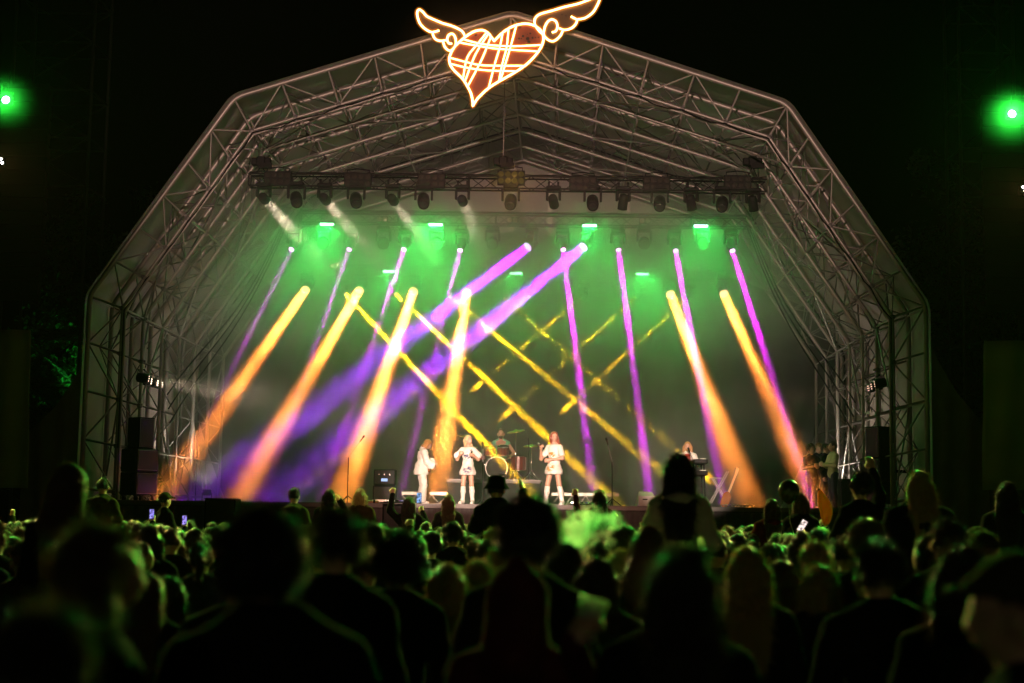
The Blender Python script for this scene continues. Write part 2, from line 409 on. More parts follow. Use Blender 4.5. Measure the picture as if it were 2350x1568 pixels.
L_OR = emat('lit amber LED', (1, .62, .3), 9); L_PU = emat('lit violet LED', (.75, .6, 1), 9); L_MG = emat('lit magenta lens', (1, .3, 1), 9)
L_YE = emat('lit yellow lens', (1, .7, .2), 6); L_WW = emat('lit warm lens', (1, .85, .7), 4)
K_OR, K_MG, K_PU, K_YE = 1.0, 1.0, 1.0, 1.25
# --- amber washes on the rear truss
for i, (a, b, k) in enumerate([((705, 660), (372, 1140), .8), ((828, 661), (545, 1150), 1.1), ((951, 663), (785, 1150), 1.5), ((1072, 665), (1000, 1145), 1.25), ((1537, 670), (1725, 1165), 1), ((1659, 669), (1880, 1168), .9)]):
    moving_head(at(*a, Y3 - .1), at(*b, 41.0), 'wash', 'amber wash light, %s from the left of six on the rear truss' % ORD[i], 'amber wash lights on the rear truss', (CO_OR, 260 * k * K_OR, 4.2), L_OR)
# --- magenta beams on the middle truss
for i, (a, b, k) in enumerate([((675, 560), (395, 1130), .08), ((806, 560), (600, 1150), .16), ((931, 560), (735, 1150), .3), ((1059, 562), (915, 1150), .26), ((1291, 560), (1365, 1150), 1), ((1418, 561), (1493, 1150), 1), ((1548, 563), (1662, 1162), 1.1), ((1677, 563), (1866, 1164), 1.3)]):
    moving_head(at(*a, Y2), at(*b, 41.3), 'beam', 'moving head throwing a thin magenta beam, %s from left on middle truss' % ORD[i], 'magenta beam heads on the middle truss', (CO_MG, 70 * k * K_MG, 1.9), L_MG)
# --- violet washes on the middle truss
for a, b, lb in [((1220, 560), (455, 1140), 'left of the two lit violet wash lights on the middle truss'), ((1348, 560), (640, 1130), 'right of the two lit violet wash lights on the middle truss')]:
    moving_head(at(*a, Y2), at(*b, 41.3), 'wash', lb, 'violet wash lights on the middle truss', (CO_PU, 290 * K_PU, 6.0), L_PU)
# --- yellow beams
for i, (a, b, Y, k) in enumerate([((788, 670), (1240, 1155), 41, 1.0), ((903, 670), (1420, 1160), 41, .9), ((1026, 676), (1600, 1150), 41.5, .35), ((1148, 676), (1438, 932), 51.6, .45), ((1220, 676), (690, 1120), 41.5, .1), ((1340, 678), (1183, 812), 51.6, .3), ((1467, 675), (1273, 850), 51.6, .3), ((1582, 680), (1406, 840), 51.6, .26)]):
    moving_head(at(*a, Y3 - .35), at(*b, Y), 'small', 'small beam light throwing a yellow ray, %s from the left on rear truss' % ORD[i], 'yellow beam lights on the rear truss', (CO_YE, 120 * k * K_YE, 1.5 if Y < 50 else 2.2), L_YE, 'beam_light_fixture')
# --- front truss heads
PR = [605, 745, 901, 1061, 1270, 1430, 1586, 1728]
AIM = [(700, 560, 47), (850, 580, 47), (990, 580, 47), (1100, 560, 47), (1290, 560, 43.5), (1418, 560, 42), (1600, 560, 42), (1740, 560, 42)]
for i, x in enumerate(PR):
    yy = 455 + (x - 600) * .011
    lit = (CO_WW, [20, 16, 9, 9][i], 7) if i < 4 else None
    moving_head(at(x, yy, Y1), at(*AIM[i]), 'profile', 'slim moving head %s from the left on the front truss%s' % (ORD[i], ', casting a short cream beam' if lit else ', unlit and tilted down'), 'slim moving heads on the front truss', lit, L_WW if lit else None)
for i, x in enumerate([680, 817, 972, 1172, 1360, 1514, 1657]):
    yy = 457 + (x - 600) * .011
    moving_head(at(x, yy, Y1), at(x + (1172 - x) * .1 + (30 if i > 3 else -20), 640, 38.5), 'big', 'broad moving head with dark lens facing the crowd, %s from the left on front truss' % ORD[i], 'broad moving heads on the front truss')
for i, x in enumerate([742, 880, 1002, 1130, 1478, 1612]):
    moving_head(at(x, 556, Y2), at(x - 25 + i * 8, 680, 43), 'wash', 'unlit LED wash head, %s from left among those on the middle truss' % ORD[i], 'unlit wash heads on the middle truss')
for i, x in enumerate([1190, 1300, 1420]):
    moving_head(at(x, 668, Y3), at(x, 800, 47), 'wash', 'unlit wash head dim in the smoke, %s from left between the amber lights' % ORD[i], 'unlit wash heads on the rear truss')
# --- green strobe bars
SG = emat('lit green strobe tube', (.35, 1, .55), 16)
sb_h = MB().box((-.24, -.06, -.07), (.24, .12, .09), bev=.015).mesh('housing', BLACKP)
sb_t = MB().box((-.205, -.075, -.035), (.205, -.062, .035), bev=.006).mesh('strobe_tube', SG)
NMS = ['middle truss, far left', 'middle truss, left of centre', 'middle truss, right of centre', 'middle truss, far right', 'rear truss, left one', 'rear truss, middle one', 'rear truss, right one']
GP = [.9, 1.2, .55, .6, .5, .4, 1.1]
for i, (x, y, Y) in enumerate([(751, 516, Y2 - .12), (1000, 517, Y2 - .12), (1353, 519, Y2 - .12), (1608, 520, Y2 - .12), (894, 624, Y3 - .15), (1184, 628, Y3 - .15), (1474, 630, Y3 - .15)]):
    p = at(x, y, Y); r = empty('strobe_light', p, 0, 'glowing green strobe bar on the ' + NMS[i], 'strobe light', 'green strobe bars'); r.matrix_basis = Matrix.Translation(p)
    inst('housing', sb_h, Matrix.Identity(4), r); inst('strobe_tube', sb_t, Matrix.Identity(4), r)
    MB().tube([(-.2, .05, .08), (-.2, .1, .2)], .012, 6).tube([(.2, .05, .08), (.2, .1, .2)], .012, 6).build('bracket', BLACKM, r)
    l = bpy.data.lights.new('strobe_glow', 'AREA'); l.shape = 'RECTANGLE'; l.size = .4; l.size_y = .07; l.energy = 92 * GP[i]; l.color = (.012, 1, .10); l.spread = rad(95)
    o = bpy.data.objects.new('strobe_glow', l); link(o, r); o.matrix_basis = Matrix.Translation((0, -.09, -.02)) @ Matrix.Rotation(rad(-48), 4, 'X')
# --- eight-cell blinders on the front truss
bl_h = MB().box((-.37, -.02, -.2), (.37, .1, .2), bev=.012).mesh('housing', BLACKM)
bl_y = MB().tube([(-.3, .04, .2), (-.3, .1, .3), (0, .12, .34), (.3, .1, .3), (.3, .04, .2)], .016, 6).mesh('bracket', BLACKM)
cellm = MB().lathe([(.075, 0), (.078, .012), (.06, .004), (.02, .02)], 14, Matrix.Rotation(rad(90), 4, 'X'))
CELL = cellm.mesh('lamp_cell', mat('unlit blinder lamp', (.018, .016, .012), .6, 0, spec=.2), True); CELLY = cellm.mesh('lamp_cell', emat('glowing blinder lamp', (1, .62, .18), .05), True)
BLS = [(637, 410), (821, 414), (990, 415), (1173, 408), (1338, 422), (1507, 422), (1693, 419)]
for i, (x, y) in enumerate(BLS):
    p = at(x, y, Y1 - .1); r = empty('blinder_light', p, 0, ('eight-cell blinder with faintly glowing yellow lamps mid front truss' if i == 3 else 'dark eight-cell blinder, %s from the left on the front truss' % ORD[i]), 'stage light', 'eight-cell blinders on the front truss')
    r.matrix_basis = Matrix.Translation(p)
    inst('housing', bl_h, Matrix.Identity(4), r); inst('bracket', bl_y, Matrix.Identity(4), r)
    for a in range(4):
        for b in range(2): inst('lamp_cell', CELLY if i == 3 else CELL, Matrix.Translation((-.27 + .18 * a, -.022, -.09 + .18 * b)), r)
    if i == 3: spot('blinder_glow', p + Vector((0, -.12, 0)), (SX + .5, 15, 1), (1, .5, .08), 120, 70, .6, .2, r)
# --- two-cell blinders
t2_h = MB().box((-.17, 0, -.09), (.17, .1, .09), bev=.012).mesh('housing', BLACKM)
CELLW = cellm.mesh('lamp_cell', mat('pale lamp glass', (.6, .5, .46), .2, .3), True)
for i, (x, y, Y, nm) in enumerate([(877, 503, Y2, 'left of the middle truss'), (1176, 505, Y2, 'centre of the middle truss'), (1480, 507, Y2, 'right of the middle truss'), (772, 609, Y3, 'left end of the rear truss'), (1062, 612, Y3, 'left half of the rear truss'), (1352, 617, Y3, 'right half of the rear truss'), (1594, 618, Y3, 'right end of the rear truss')]):
    p = at(x, y, Y - .06); r = empty('two_lamp_blinder', p, 0, 'small two-lamp blinder at the ' + nm, 'stage light', 'two-lamp blinders')
    inst('housing', t2_h, Matrix.Identity(4), r)
    for s in (-1, 1): inst('lamp_cell', CELLW, Matrix.Translation((s * .085, -.004, 0)), r)
# --- side lamp clusters on the arch legs
LSIDE = emat('lit side lamp cells', (1, .72, .5), 5); LSIDE2 = emat('dim side lamp cells', (1, .6, .42), 1.2)
sl_can = MB().lathe([(.05, .2), (.12, .16), (.135, 0), (.135, -.12), (.12, -.115)], 14).mesh('lamp_can', BLACKP, True)
sl_f = led_face(.12, [(6, .07)]); sl_f.v = [(x, y, z - .118) for x, y, z in sl_f.v]
SLM = [sl_f.mesh('lamp_face', LSIDE, True), sl_f.mesh('lamp_face', LSIDE2, True)]
for side, pts, aim, lb in ((0, [(330, 868), (337, 874), (352, 878), (362, 882)], (1300, 1000, 45), 'row of four lit side lamps on the left arch legs'), (1, [(2018, 880), (2010, 886), (2002, 890)], (1200, 1000, 45), 'row of three dim side lamps on the right arch legs')):
    ys = [41.0, 42.6, 44.4, 45.8][:len(pts)]
    r = empty('side_lamp_row', at(*pts[0], ys[0]), 0, lb, 'stage light'); r.matrix_basis = Matrix.Translation(r.location)
    A = at(*aim)
    if side: A = Vector((SX, 43, 4))
    pr = []
    for (x, y), Y in zip(pts, ys):
        p = at(x, y, Y); dr = (A - p).normalized(); M = Matrix.Translation(p - r.location) @ dr.to_track_quat('-Z', 'Y').to_matrix().to_4x4()
        inst('lamp_can', sl_can, M, r); inst('lamp_face', SLM[side], M, r); pr.append(p - r.location)
        beam('side_light', p + dr * .2, A, CO_WW if not side else (1, .55, .4), 9 if not side else 3, .2, 26, r)
    MB().tube([q + Vector((0, 0, .22)) for q in pr], .025, 6).build('rail', BLACKM, r)
# ================================================================== neon heart sign
def smooth(P, n=5, close=False):
    P = [Vector(p) for p in P]; m = len(P); out = []
    for i in range(m if close else m - 1):
        p0 = P[i - 1] if (i > 0 or close) else P[0]; p1 = P[i]; p2 = P[(i + 1) % m]; p3 = P[(i + 2) % m] if (i + 2 < m or close) else P[-1]
        for k in range(n):
            t = k / n
            out.append(.5 * ((2 * p1) + (p2 - p0) * t + (2 * p0 - 5 * p1 + 4 * p2 - p3) * t * t + (3 * p1 - p0 - 3 * p2 + p3) * t ** 3))
    if not close: out.append(P[-1])
    return out
HY = 39.45
HO = at(1090, 150, HY)
def hz(z): return at((1000 + z[0] * .20426) / 1.06383, z[1] * .20426 / 1.06383, HY) - HO
sign = empty('neon_heart_sign', HO, 0, 'glowing neon tartan heart with two wings mounted on the arch peak', 'neon sign')
NEON = emat('warm neon tube', (1, .42, .12), 28)
HRED = mat('red sign panel', (.14, .022, .0015), .5, 0, .25, 3)
WYEL = mat('ochre sign panel', (.03, .017, .002), .5, 0, .3, 3)
def halo_mat():  # half-clear orange glow that paints the halo of the neon
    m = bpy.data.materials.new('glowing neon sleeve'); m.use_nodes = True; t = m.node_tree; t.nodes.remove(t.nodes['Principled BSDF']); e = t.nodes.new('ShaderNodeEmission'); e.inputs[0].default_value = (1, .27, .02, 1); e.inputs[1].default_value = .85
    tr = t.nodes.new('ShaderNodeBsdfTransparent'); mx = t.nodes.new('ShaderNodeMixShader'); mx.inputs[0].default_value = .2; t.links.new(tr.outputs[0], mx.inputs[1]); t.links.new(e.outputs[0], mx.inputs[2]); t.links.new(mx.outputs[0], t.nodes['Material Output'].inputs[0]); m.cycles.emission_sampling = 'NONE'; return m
HALO = halo_mat()
def neon(path, r, close=False):
    o = MB().tube(path, r, 8, close=close).build('neon_tube', NEON, sign, True)
    MB().tube(path, r * 2.0, 10, close=close).build('halo', HALO, o, True); MB().tube(path, r * 3.2, 10, close=close).build('halo', HALO, o, True)  # two glowing shells imitate the bloom around each tube
heartL = [(1010, 492), (975, 440), (935, 395), (890, 367), (845, 361), (770, 378), (690, 425), (610, 490), (540, 560), (497, 630), (474, 700), (485, 770), (525, 835), (580, 890), (640, 950), (690, 1030), (730, 1110), (750, 1190), (755, 1270)]
heartR = [(755, 1270), (800, 1195), (870, 1120), (950, 1050), (1050, 985), (1180, 912), (1300, 840), (1400, 768), (1480, 690), (1550, 600), (1590, 520), (1600, 450), (1580, 380), (1530, 330), (1460, 296), (1380, 284), (1290, 297), (1200, 332), (1120, 385), (1060, 440), (1010, 492)]
HL, HR = smooth([hz(p) for p in heartL]), smooth([hz(p) for p in heartR])
outline = HL[:-1] + HR[:-1]
def panel(name, poly, m, dy, th, parent):
    k = len(poly); v = [p + Vector((0, dy, 0)) for p in poly] + [p + Vector((0, dy + th, 0)) for p in poly]
    f = [tuple(range(k)), tuple(range(2 * k - 1, k - 1, -1))] + [(i, i + k, (i + 1) % k + k, (i + 1) % k) for i in range(k)]
    return MB().add(v, f).build(name, m, parent)
hp = panel('heart_panel', outline, HRED, .03, .06, sign)
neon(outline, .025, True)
for ln in [[(920, 395), (820, 520), (690, 690), (640, 935)], [(945, 403), (860, 530), (770, 690), (660, 980)], [(975, 432), (930, 550), (850, 740), (700, 1025)],
           [(1112, 392), (1080, 560), (1015, 780), (948, 1045)], [(1183, 342), (1160, 570), (1110, 760), (1068, 968)], [(1277, 302), (1210, 550), (1150, 750), (1088, 955)],
           [(640, 472), (820, 520), (1000, 545), (1250, 555), (1582, 540)], [(600, 512), (900, 565), (1100, 590), (1535, 617)], [(484, 694), (700, 750), (900, 785), (1375, 789)], [(490, 765), (700, 815), (950, 845), (1280, 853)]]:
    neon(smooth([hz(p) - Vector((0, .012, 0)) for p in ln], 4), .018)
LW = [(660, 440), (640, 390), (590, 350), (500, 310), (400, 280), (300, 240), (205, 195), (160, 145), (115, 116), (90, 150), (100, 220), (130, 290), (190, 350), (250, 382), (280, 385), (280, 420), (310, 470), (370, 492), (400, 500), (420, 560), (460, 600), (500, 604), (560, 520)]
RW = [(1592, 415), (1530, 350), (1495, 280), (1502, 220), (1560, 170), (1700, 130), (1850, 85), (2000, 50), (2100, 15), (2190, -25), (2290, -90), (2295, -50), (2270, 0), (2245, 60), (2190, 150), (2100, 215), (2010, 232), (1985, 290), (1930, 342), (1850, 365), (1830, 372), (1800, 430), (1740, 485), (1690, 492), (1640, 465)]
for nm, pl in (('left', LW), ('right', RW)):
    w = panel('wing_panel', smooth([hz(p) for p in pl], 3, True), WYEL, .06, .05, sign)
for ln in [LW[:15] + [(330, 373), (352, 365)], [(280, 385), (280, 420), (310, 470), (370, 490), (432, 482)], [(400, 498), (420, 560), (460, 600), (500, 603), (545, 548), (553, 480), (530, 420), (495, 405), (460, 430), (450, 480), (470, 518), (505, 522)],
           RW[:17] + [(1975, 222), (1930, 198)], [(2005, 232), (1985, 290), (1930, 340), (1850, 360), (1785, 338)], [(1830, 370), (1800, 430), (1740, 485), (1690, 492), (1640, 465), (1605, 415), (1615, 330), (1650, 262), (1700, 234), (1750, 258), (1767, 320), (1748, 372), (1703, 388)]]:
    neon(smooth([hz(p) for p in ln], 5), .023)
HOLE = mat('sign hole', (.012, .008, .006), .8)
for x, y, r in [(1412, 460, 24), (1425, 500, 22), (1355, 430, 16), (1442, 397, 11), (1470, 450, 13), (1503, 447, 9), (1540, 445, 9), (1308, 458, 13), (1275, 465, 6), (1335, 460, 9), (1330, 523, 7), (1315, 318, 22), (1215, 358, 20), (790, 415, 16), (868, 412, 13), (1408, 408, 5),
                (118, 175, 8), (392, 332, 9), (430, 325, 9), (343, 383, 9), (367, 375, 11), (558, 372, 8), (582, 376, 8), (497, 435, 8), (1822, 165, 11), (1870, 180, 10), (2153, 85, 12), (2166, 117, 8), (2145, 147, 8), (2113, 160, 6), (1710, 285, 7), (483, 333, 6)]:
    dy = .018 if 480 < x < 1590 and y > 280 and not (x < 660 and y < 450) else .05
    if x > 1600 or x < 480: dy = .052
    if 480 <= x < 660: dy = .052
    MB().lathe([(r * .00198, 0), (r * .0017, -.008)], 10, Matrix.Translation(hz((x, y)) + Vector((0, dy + .006, 0))) @ Matrix.Rotation(rad(90), 4, 'X')).build('hole', HOLE, sign)
for x, y in ((700, 560), (1400, 560), (300, 300), (1800, 200)):
    a = hz((x, y)) + Vector((0, .08, 0)); MB().tube([a, a + Vector((.1, .45, .1))], .02, 6).build('mounting_strut', STEEL, sign)
# ================================================================== PA wings beside the stage
ARR = mat('line array black', (.010, .010, .011), .8, 0, .3, 20, 0, .2)
BAN = mat('olive printed banner', (.20, .21, .10), .8, 0, .35, 1.1, .2)
cab = MB().add([(-.62, 0, 0), (.62, 0, 0), (.62, 0, .34), (-.62, 0, .34), (-.5, .6, .03), (.5, .6, .03), (.5, .6, .31), (-.5, .6, .31)], [(0, 1, 2, 3), (5, 4, 7, 6), (1, 5, 6, 2), (4, 0, 3, 7), (3, 2, 6, 7), (4, 5, 1, 0)]).mesh('speaker_cabinet', ARR)
SCR = mat('black scrim cloth', (.016, .017, .015), .95, 0, .4, 2, .4)
unitk = MB().tube([(0, 0, 0), (0, 0, 1)], 1, 7).mesh('brace', mat('black scaffold', (.03, .03, .03), .6, .2, .3, 6), True)
def scaffold(name, x0, x1, y0, y1, h, label, step=1.0):
    r = empty(name, ((x0 + x1) / 2, (y0 + y1) / 2, 0), 0, label, 'scaffold'); o = Vector(r.location)
    cs = [(x0, y0), (x1, y0), (x1, y1), (x0, y1)]
    for x, y in cs: bar('upright', rel((x, y, 0), o), rel((x, y, h), o), .045, r, unitk)
    k = int(h / step)
    for i in range(1, k + 1):
        for q in range(4):
            a, b = cs[q], cs[(q + 1) % 4]
            bar('rung', rel((*a, i * step), o), rel((*b, i * step), o), .026, r, unitk)
            if q in (0, 2): bar('brace', rel((*(a if i % 2 else b), (i - 1) * step), o), rel((*(b if i % 2 else a), i * step), o), .022, r, unitk)
    return r
for s, xa, lb in ((-1, -13.95, 'left'), (1, 11.35, 'right')):
    a = empty('line_array', (xa, 39.4, 7.35), 0, 'tall black hanging loudspeaker array at the %s edge of the picture' % lb, 'loudspeaker', 'hanging loudspeaker arrays')
    z = 0
    for i in range(15):
        M = Matrix.Translation((0, -.05 * max(0, 6 - i) * .6, z)) @ Matrix.Rotation(rad(-2.2 * max(0, 6 - i)), 4, 'X'); inst('speaker_cabinet', cab, M, a); z += .36
    MB().box((-.6, .0, z), (.6, .7, z + .1)).box((-.05, .3, z + .1), (.05, .4, z + 3.6)).build('fly_bar', BLACKM, a)
    scaffold('scaffold_tower', xa - .75 if s < 0 else xa - .9, xa + 1.35 if s < 0 else xa + .55, 40.5, 42.0, 17, 'dark scaffold tower holding the %s loudspeaker array' % lb, 1.3)
# banners below the arrays
for pts, lb in (([(-20, 757), (70, 757), (66, 1120), (-20, 1120)], 'dim olive banner panel hanging at the lower left edge'), ([(2258, 782), (2380, 782), (2380, 1125), (2255, 1125)], 'dim olive banner panel hanging at the lower right edge')):
    q = [at(x, y, 38.6) for x, y in pts]; v = []; f = []; N = 14; Mz = 10
    for i in range(N + 1):
        for j in range(Mz + 1):
            u, w = i / N, j / Mz; p = (q[0].lerp(q[1], u)).lerp(q[3].lerp(q[2], u), w); p.y += .05 * math.sin(u * 9 + w * 2) + .03 * math.sin(w * 11); v.append(p)
    for i in range(N):
        for j in range(Mz): a = i * (Mz + 1) + j; f.append((a, a + 1, a + Mz + 2, a + Mz + 1))
    b = MB().add(v, f).build('banner', BAN, None, True, lb, 'banner')
    sm = b.modifiers.new('thick', 'SOLIDIFY'); sm.thickness = .006
# drooping side scrims from the front legs
for s, lb in ((-1, 'left'), (1, 'right')):
    v = []; f = []; N = 18; Mz = 16
    for i in range(N + 1):
        for j in range(Mz + 1):
            u, w = i / N, j / Mz
            ztop = 6.9 - 2.6 * u ** .6 if s > 0 else 6.2 - 2.4 * u ** .55
            x = SX + s * (HW + .12 + 1.55 * u); z = ztop * (1 - w); v.append((x, 40.2 + .10 * math.sin(u * 16 + 2 * w) * (.3 + w) + .25 * u, z))
    for i in range(N):
        for j in range(Mz): a = i * (Mz + 1) + j; f.append((a, a + 1, a + Mz + 2, a + Mz + 1))
    MB().add(v, f).build('side_scrim', mat('dark mesh scrim', (.11, .105, .08), .9, 0, .4, 2.5, .4), None, True, 'dark mesh scrim draped outside the %s arch leg' % lb, 'scrim', 'side scrims')
# green floodlights on the PA wings, shining over the crowd
GF = emat('lit green flood face', (.25, 1, .4), 22)
fl_h = MB().box((-.13, -.02, -.12), (.13, .14, .12), bev=.02).mesh('housing', BLACKM)
fl_f = MB().lathe([(.095, .0), (.09, .012), (.03, .02)], 20, Matrix.Translation((0, -.021, 0)) @ Matrix.Rotation(rad(90), 4, 'X')).mesh('lamp_face', GF)
fl_b = MB().tube([(-.15, .05, 0), (-.15, .05, .2), (.15, .05, .2), (.15, .05, 0)], .014, 6).tube([(0, .05, .2), (0, .05, .75)], .02, 6).tube([(0, .05, .45), (-.35, .3, .45)], .012, 6).mesh('bracket', BLACKM)
for (x, y), aim, pw, lb in (((14, 230), (-1, 9, 1.2), 16000, 'bright green floodlight on the left loudspeaker tower'), ((2322, 262), (1.0, 9, 1.2), 34000, 'bright green floodlight on the right loudspeaker tower')):
    p = at(x, y, 37.2); r = empty('floodlight', p, 0, lb, 'floodlight', 'green floodlights'); r.matrix_basis = Matrix.Translation(p)
    inst('housing', fl_h, Matrix.Identity(4), r); inst('lamp_face', fl_f, Matrix.Identity(4), r); inst('bracket', fl_b, Matrix.Identity(4), r)
    spot('flood_glow', p + Vector((0, -.08, 0)), aim, (.03, 1, .06), pw, 110, .5, .12, r)
# pale lamps lower on the wings, turned on the crowd
for (x, y), lb in (((-2, 370), 'white lamp cluster at the left picture edge'), ((2352, 435), 'white lamp cluster at the right picture edge')):
    p = at(x, y, 37.2); r = empty('tower_lamp', p, 0, lb, 'floodlight', 'white tower lamps'); r.matrix_basis = Matrix.Translation(p)
    inst('housing', fl_h, Matrix.Identity(4), r)
    b = MB()
    for i, (u, w) in enumerate(((-.05, .05), (.05, .05), (0, -.04), (.09, -.05))): b.lathe([(.035, 0), (.02, .012)], 10, Matrix.Translation((u, -.03, w)) @ Matrix.Rotation(rad(90), 4, 'X'))
    b.build('lamp_cells', emat('lit white lamp cells', (1, .95, .9), 8), r)
    s = 1 if x < 1000 else -1
    spot('tower_glow', p + Vector((0, -.12, 0)), (s * 1.5, 14, 1.2), (1, .58, .18), 17000, 90, .6, .15, r)
# follow spots on the mixing tower behind the crowd
FOH = empty('follow_spot_tower', (-2, -24, 0), 0, 'follow spot tower standing at the back of the crowd', 'tower'); FOH.matrix_basis = Matrix.Translation((-2, -24, 0))
for i in range(4):
    x, y = ((-1, -1), (1, -1), (1, 1), (-1, 1))[i]; bar('upright', (x, y, 0), (x, y, 9), .05, FOH, unitd)
MB().box((-1.2, -1.2, 6.4), (1.2, 1.2, 6.5)).build('platform', BLACKM, FOH)
for tx, ty, Y, pw, an in ((967, 1080, 40.3, 190000, 2.3), (1075, 1075, 39.8, 270000, 2.3), (1273, 1075, 40.0, 270000, 2.3), (1585, 1060, 42.3, 210000, 3.4)):
    t = at(tx, ty, Y); p = Vector((-2 + (tx - 1200) * .003, -23, 8.6)); spot('follow_spot', p, t, (1, .74, .56), pw, an, .5, .1, FOH)
spot('added_roof_fill', (-2, -23, 8.8), (SX, 46, 13.2), (1, .60, .48), 90000, 20.5, .6, .15, FOH)  # unseen fill added to brighten the roof and arch
spot('added_front_fill', (-2.6, -23, 8.4), (SX, 41, 6.3), (1, .45, .31), 100000, 13, 1.0, .15, FOH)  # added warm fill for the stage front and the low smoke
for sd, lb in ((-1, 'left'), (1, 'right')):
    p = Vector((SX + sd * 9.2, 47.2, DECK + .35)); r = empty('work_light', p, 0, 'small backstage work light on the floor of the %s wing' % lb, 'floodlight', 'backstage work lights'); r.matrix_basis = Matrix.Translation(p)
    MB().box((-.12, -.06, -.09), (.12, .06, .09), bev=.015).build('housing', BLACKM, r); MB().tube([(-.14, 0, 0), (-.14, 0, -.34), (.14, 0, -.34), (.14, 0, 0)], .014, 6).build('stand', BLACKM, r)
    spot('work_glow', p + Vector((0, 0, .12)), (SX + sd * 9.9, 46, 9), (1, .82, .66), 420, 130, .6, .1, r)
spot('added_crowd_fill', (-2.2, -22, 5.2), (0, 14, 1.4), (1, .90, .55), 380, 70, .8, .3, FOH)  # added fill behind the camera, lifts the backs of the crowd
# ================================================================== trees behind
LEAF = mat('dark foliage', (.05, .085, .03), .6, 0, .4, 3, trans=.3); BARK = mat('bark', (.06, .045, .035), .9, 0, .3, 5, .4)
def tree(x, y, h, R, seed, label):
    rn = random.Random(seed); r = empty('tree', (x, y, 0), 0, label, 'tree', 'trees behind the stage')
    b = MB().tube([(0, 0, 0), (.1, 0, h * .35), (.05, .1, h * .75)], [.28, .2, .07], 8)
    for k in range(9):
        a = rn.uniform(0, 6.28); z = h * rn.uniform(.3, .6); b.tube([(.08, 0, z), (math.cos(a) * R * .4, math.sin(a) * R * .4, z + R * .35), (math.cos(a) * R * .75, math.sin(a) * R * .75, z + R * .6)], [.09, .05, .02], 6)
    b.build('trunk', BARK, r, True)
    v = []; f = []
    cl = [(Vector((rn.gauss(0, .45) * R, rn.gauss(0, .45) * R, h * .66 + rn.gauss(0, .2) * h)), rn.uniform(.4, 1.0)) for _ in range(46)]
    for c, cr in cl:
        for _ in range(110):
            d = Vector((rn.gauss(0, 1), rn.gauss(0, 1), rn.gauss(0, 1))).normalized() * cr * rn.uniform(.4, 1.05); p = c + d
            if p.z < 1: continue
            q = Quaternion((rn.gauss(0, 1), rn.gauss(0, 1), rn.gauss(0, 1), rn.gauss(0, 1))).normalized(); s = rn.uniform(.06, .13); n = len(v)
            v += [p + q @ Vector(w) * s for w in ((-1, 0, 0), (0, -.5, 0), (1, 0, 0), (0, .5, 0))]; f.append((n, n + 1, n + 2, n + 3))
    MB().add(v, f).build('crown', LEAF, r)
tree(-14.2, 46, 9.5, 2.6, 3, 'leafy tree lit faint green between left tower and stage'); tree(12.2, 47, 12, 2.8, 5, 'dark branching tree between the stage and the right tower')
tree(-17, 56, 13, 3.5, 8, 'dark tree behind the left loudspeaker tower'); tree(15.5, 57, 13, 3.5, 9, 'dark tree behind the right loudspeaker tower')
p = at(118, 900, 43); r = empty('floodlight', Vector((-13.0, 43.6, 5.2)), 0, 'small green floodlight hidden among the scaffolding beside the left tree', 'floodlight', 'green floodlights'); r.matrix_basis = Matrix.Translation(r.location)
inst('housing', fl_h, Matrix.Rotation(math.pi, 4, 'Z'), r); spot('flood_glow', r.location + Vector((0, .18, 0)), (-13.9, 46.5, 6.5), (.03, 1, .1), 420, 80, .6, .1, r)
# ================================================================== stage gear
def boxthing(name, x0, y0, x1, y1, Y, dep, label, cat, m, **k):
    a, b = at(x0, y1, Y), at(x1, y0, Y); return a, b
def speaker_stack(xs, Y, label, flip):
    """xs: (x0,x1,ytop,ymid,ybot) photo extents of the sub and top"""
    x0, x1, yt, ym, yb = xs; a = at(x0, yb, Y); c = at(x1, ym, Y); e = at(x1, yt, Y)
    r = empty('speaker_stack', ((a.x + c.x) / 2, Y + .4, DECK), 0, label, 'loudspeaker', 'side fill loudspeakers'); o = Vector(r.location); w = (c.x - a.x) / 2
    r.rotation_euler = (0, 0, flip * rad(50)); z1 = c.z - DECK; z2 = e.z - DECK
    w *= .78
    for nm, zz0, zz1, k in (('subwoofer', .16, z1 * .5 + .08, 1.0), ('subwoofer', z1 * .5 + .09, z1, 1.0), ('top_cabinet', z1 + .01, z2, .72)):
        cb = MB().box((-w * k, -w * k, zz0), (w * k, w * k, zz1), bev=.02).build(nm, ARR, r)
        MB().box((-w * k + .05, -w * k - .014, zz0 + .05), (w * k - .05, -w * k - .002, zz1 - .05), bev=.004).build('grille', GRILLE, cb)
        MB().tube([(-w * k + .04, -w * k - .012, zz0 + .04), (w * k - .04, -w * k - .012, zz0 + .04), (w * k - .04, -w * k - .012, zz1 - .04), (-w * k + .04, -w * k - .012, zz1 - .04)], .008, 5, close=True).build('grille_frame', mat('grey frame', (.25, .24, .25), .5), cb)
    for sx in (-1, 1):
        for sy in (-1, 1): MB().lathe([(.07, -.025), (.07, .025)], 12, Matrix.Translation((sx * w * .75, sy * w * .75, .07)) @ Matrix.Rotation(rad(90), 4, 'Y')).box((sx * w * .75 - .05, sy * w * .75 - .05, .13), (sx * w * .75 + .05, sy * w * .75 + .05, .165)).build('castor', BLACKP, r)
speaker_stack((268, 352, 957, 1030, 1148), 40.6, 'tall black loudspeaker stack on castors at stage left edge', 1)
speaker_stack((1985, 2062, 978, 1052, 1160), 40.8, 'tall black loudspeaker stack at the right edge of the stage', -1)
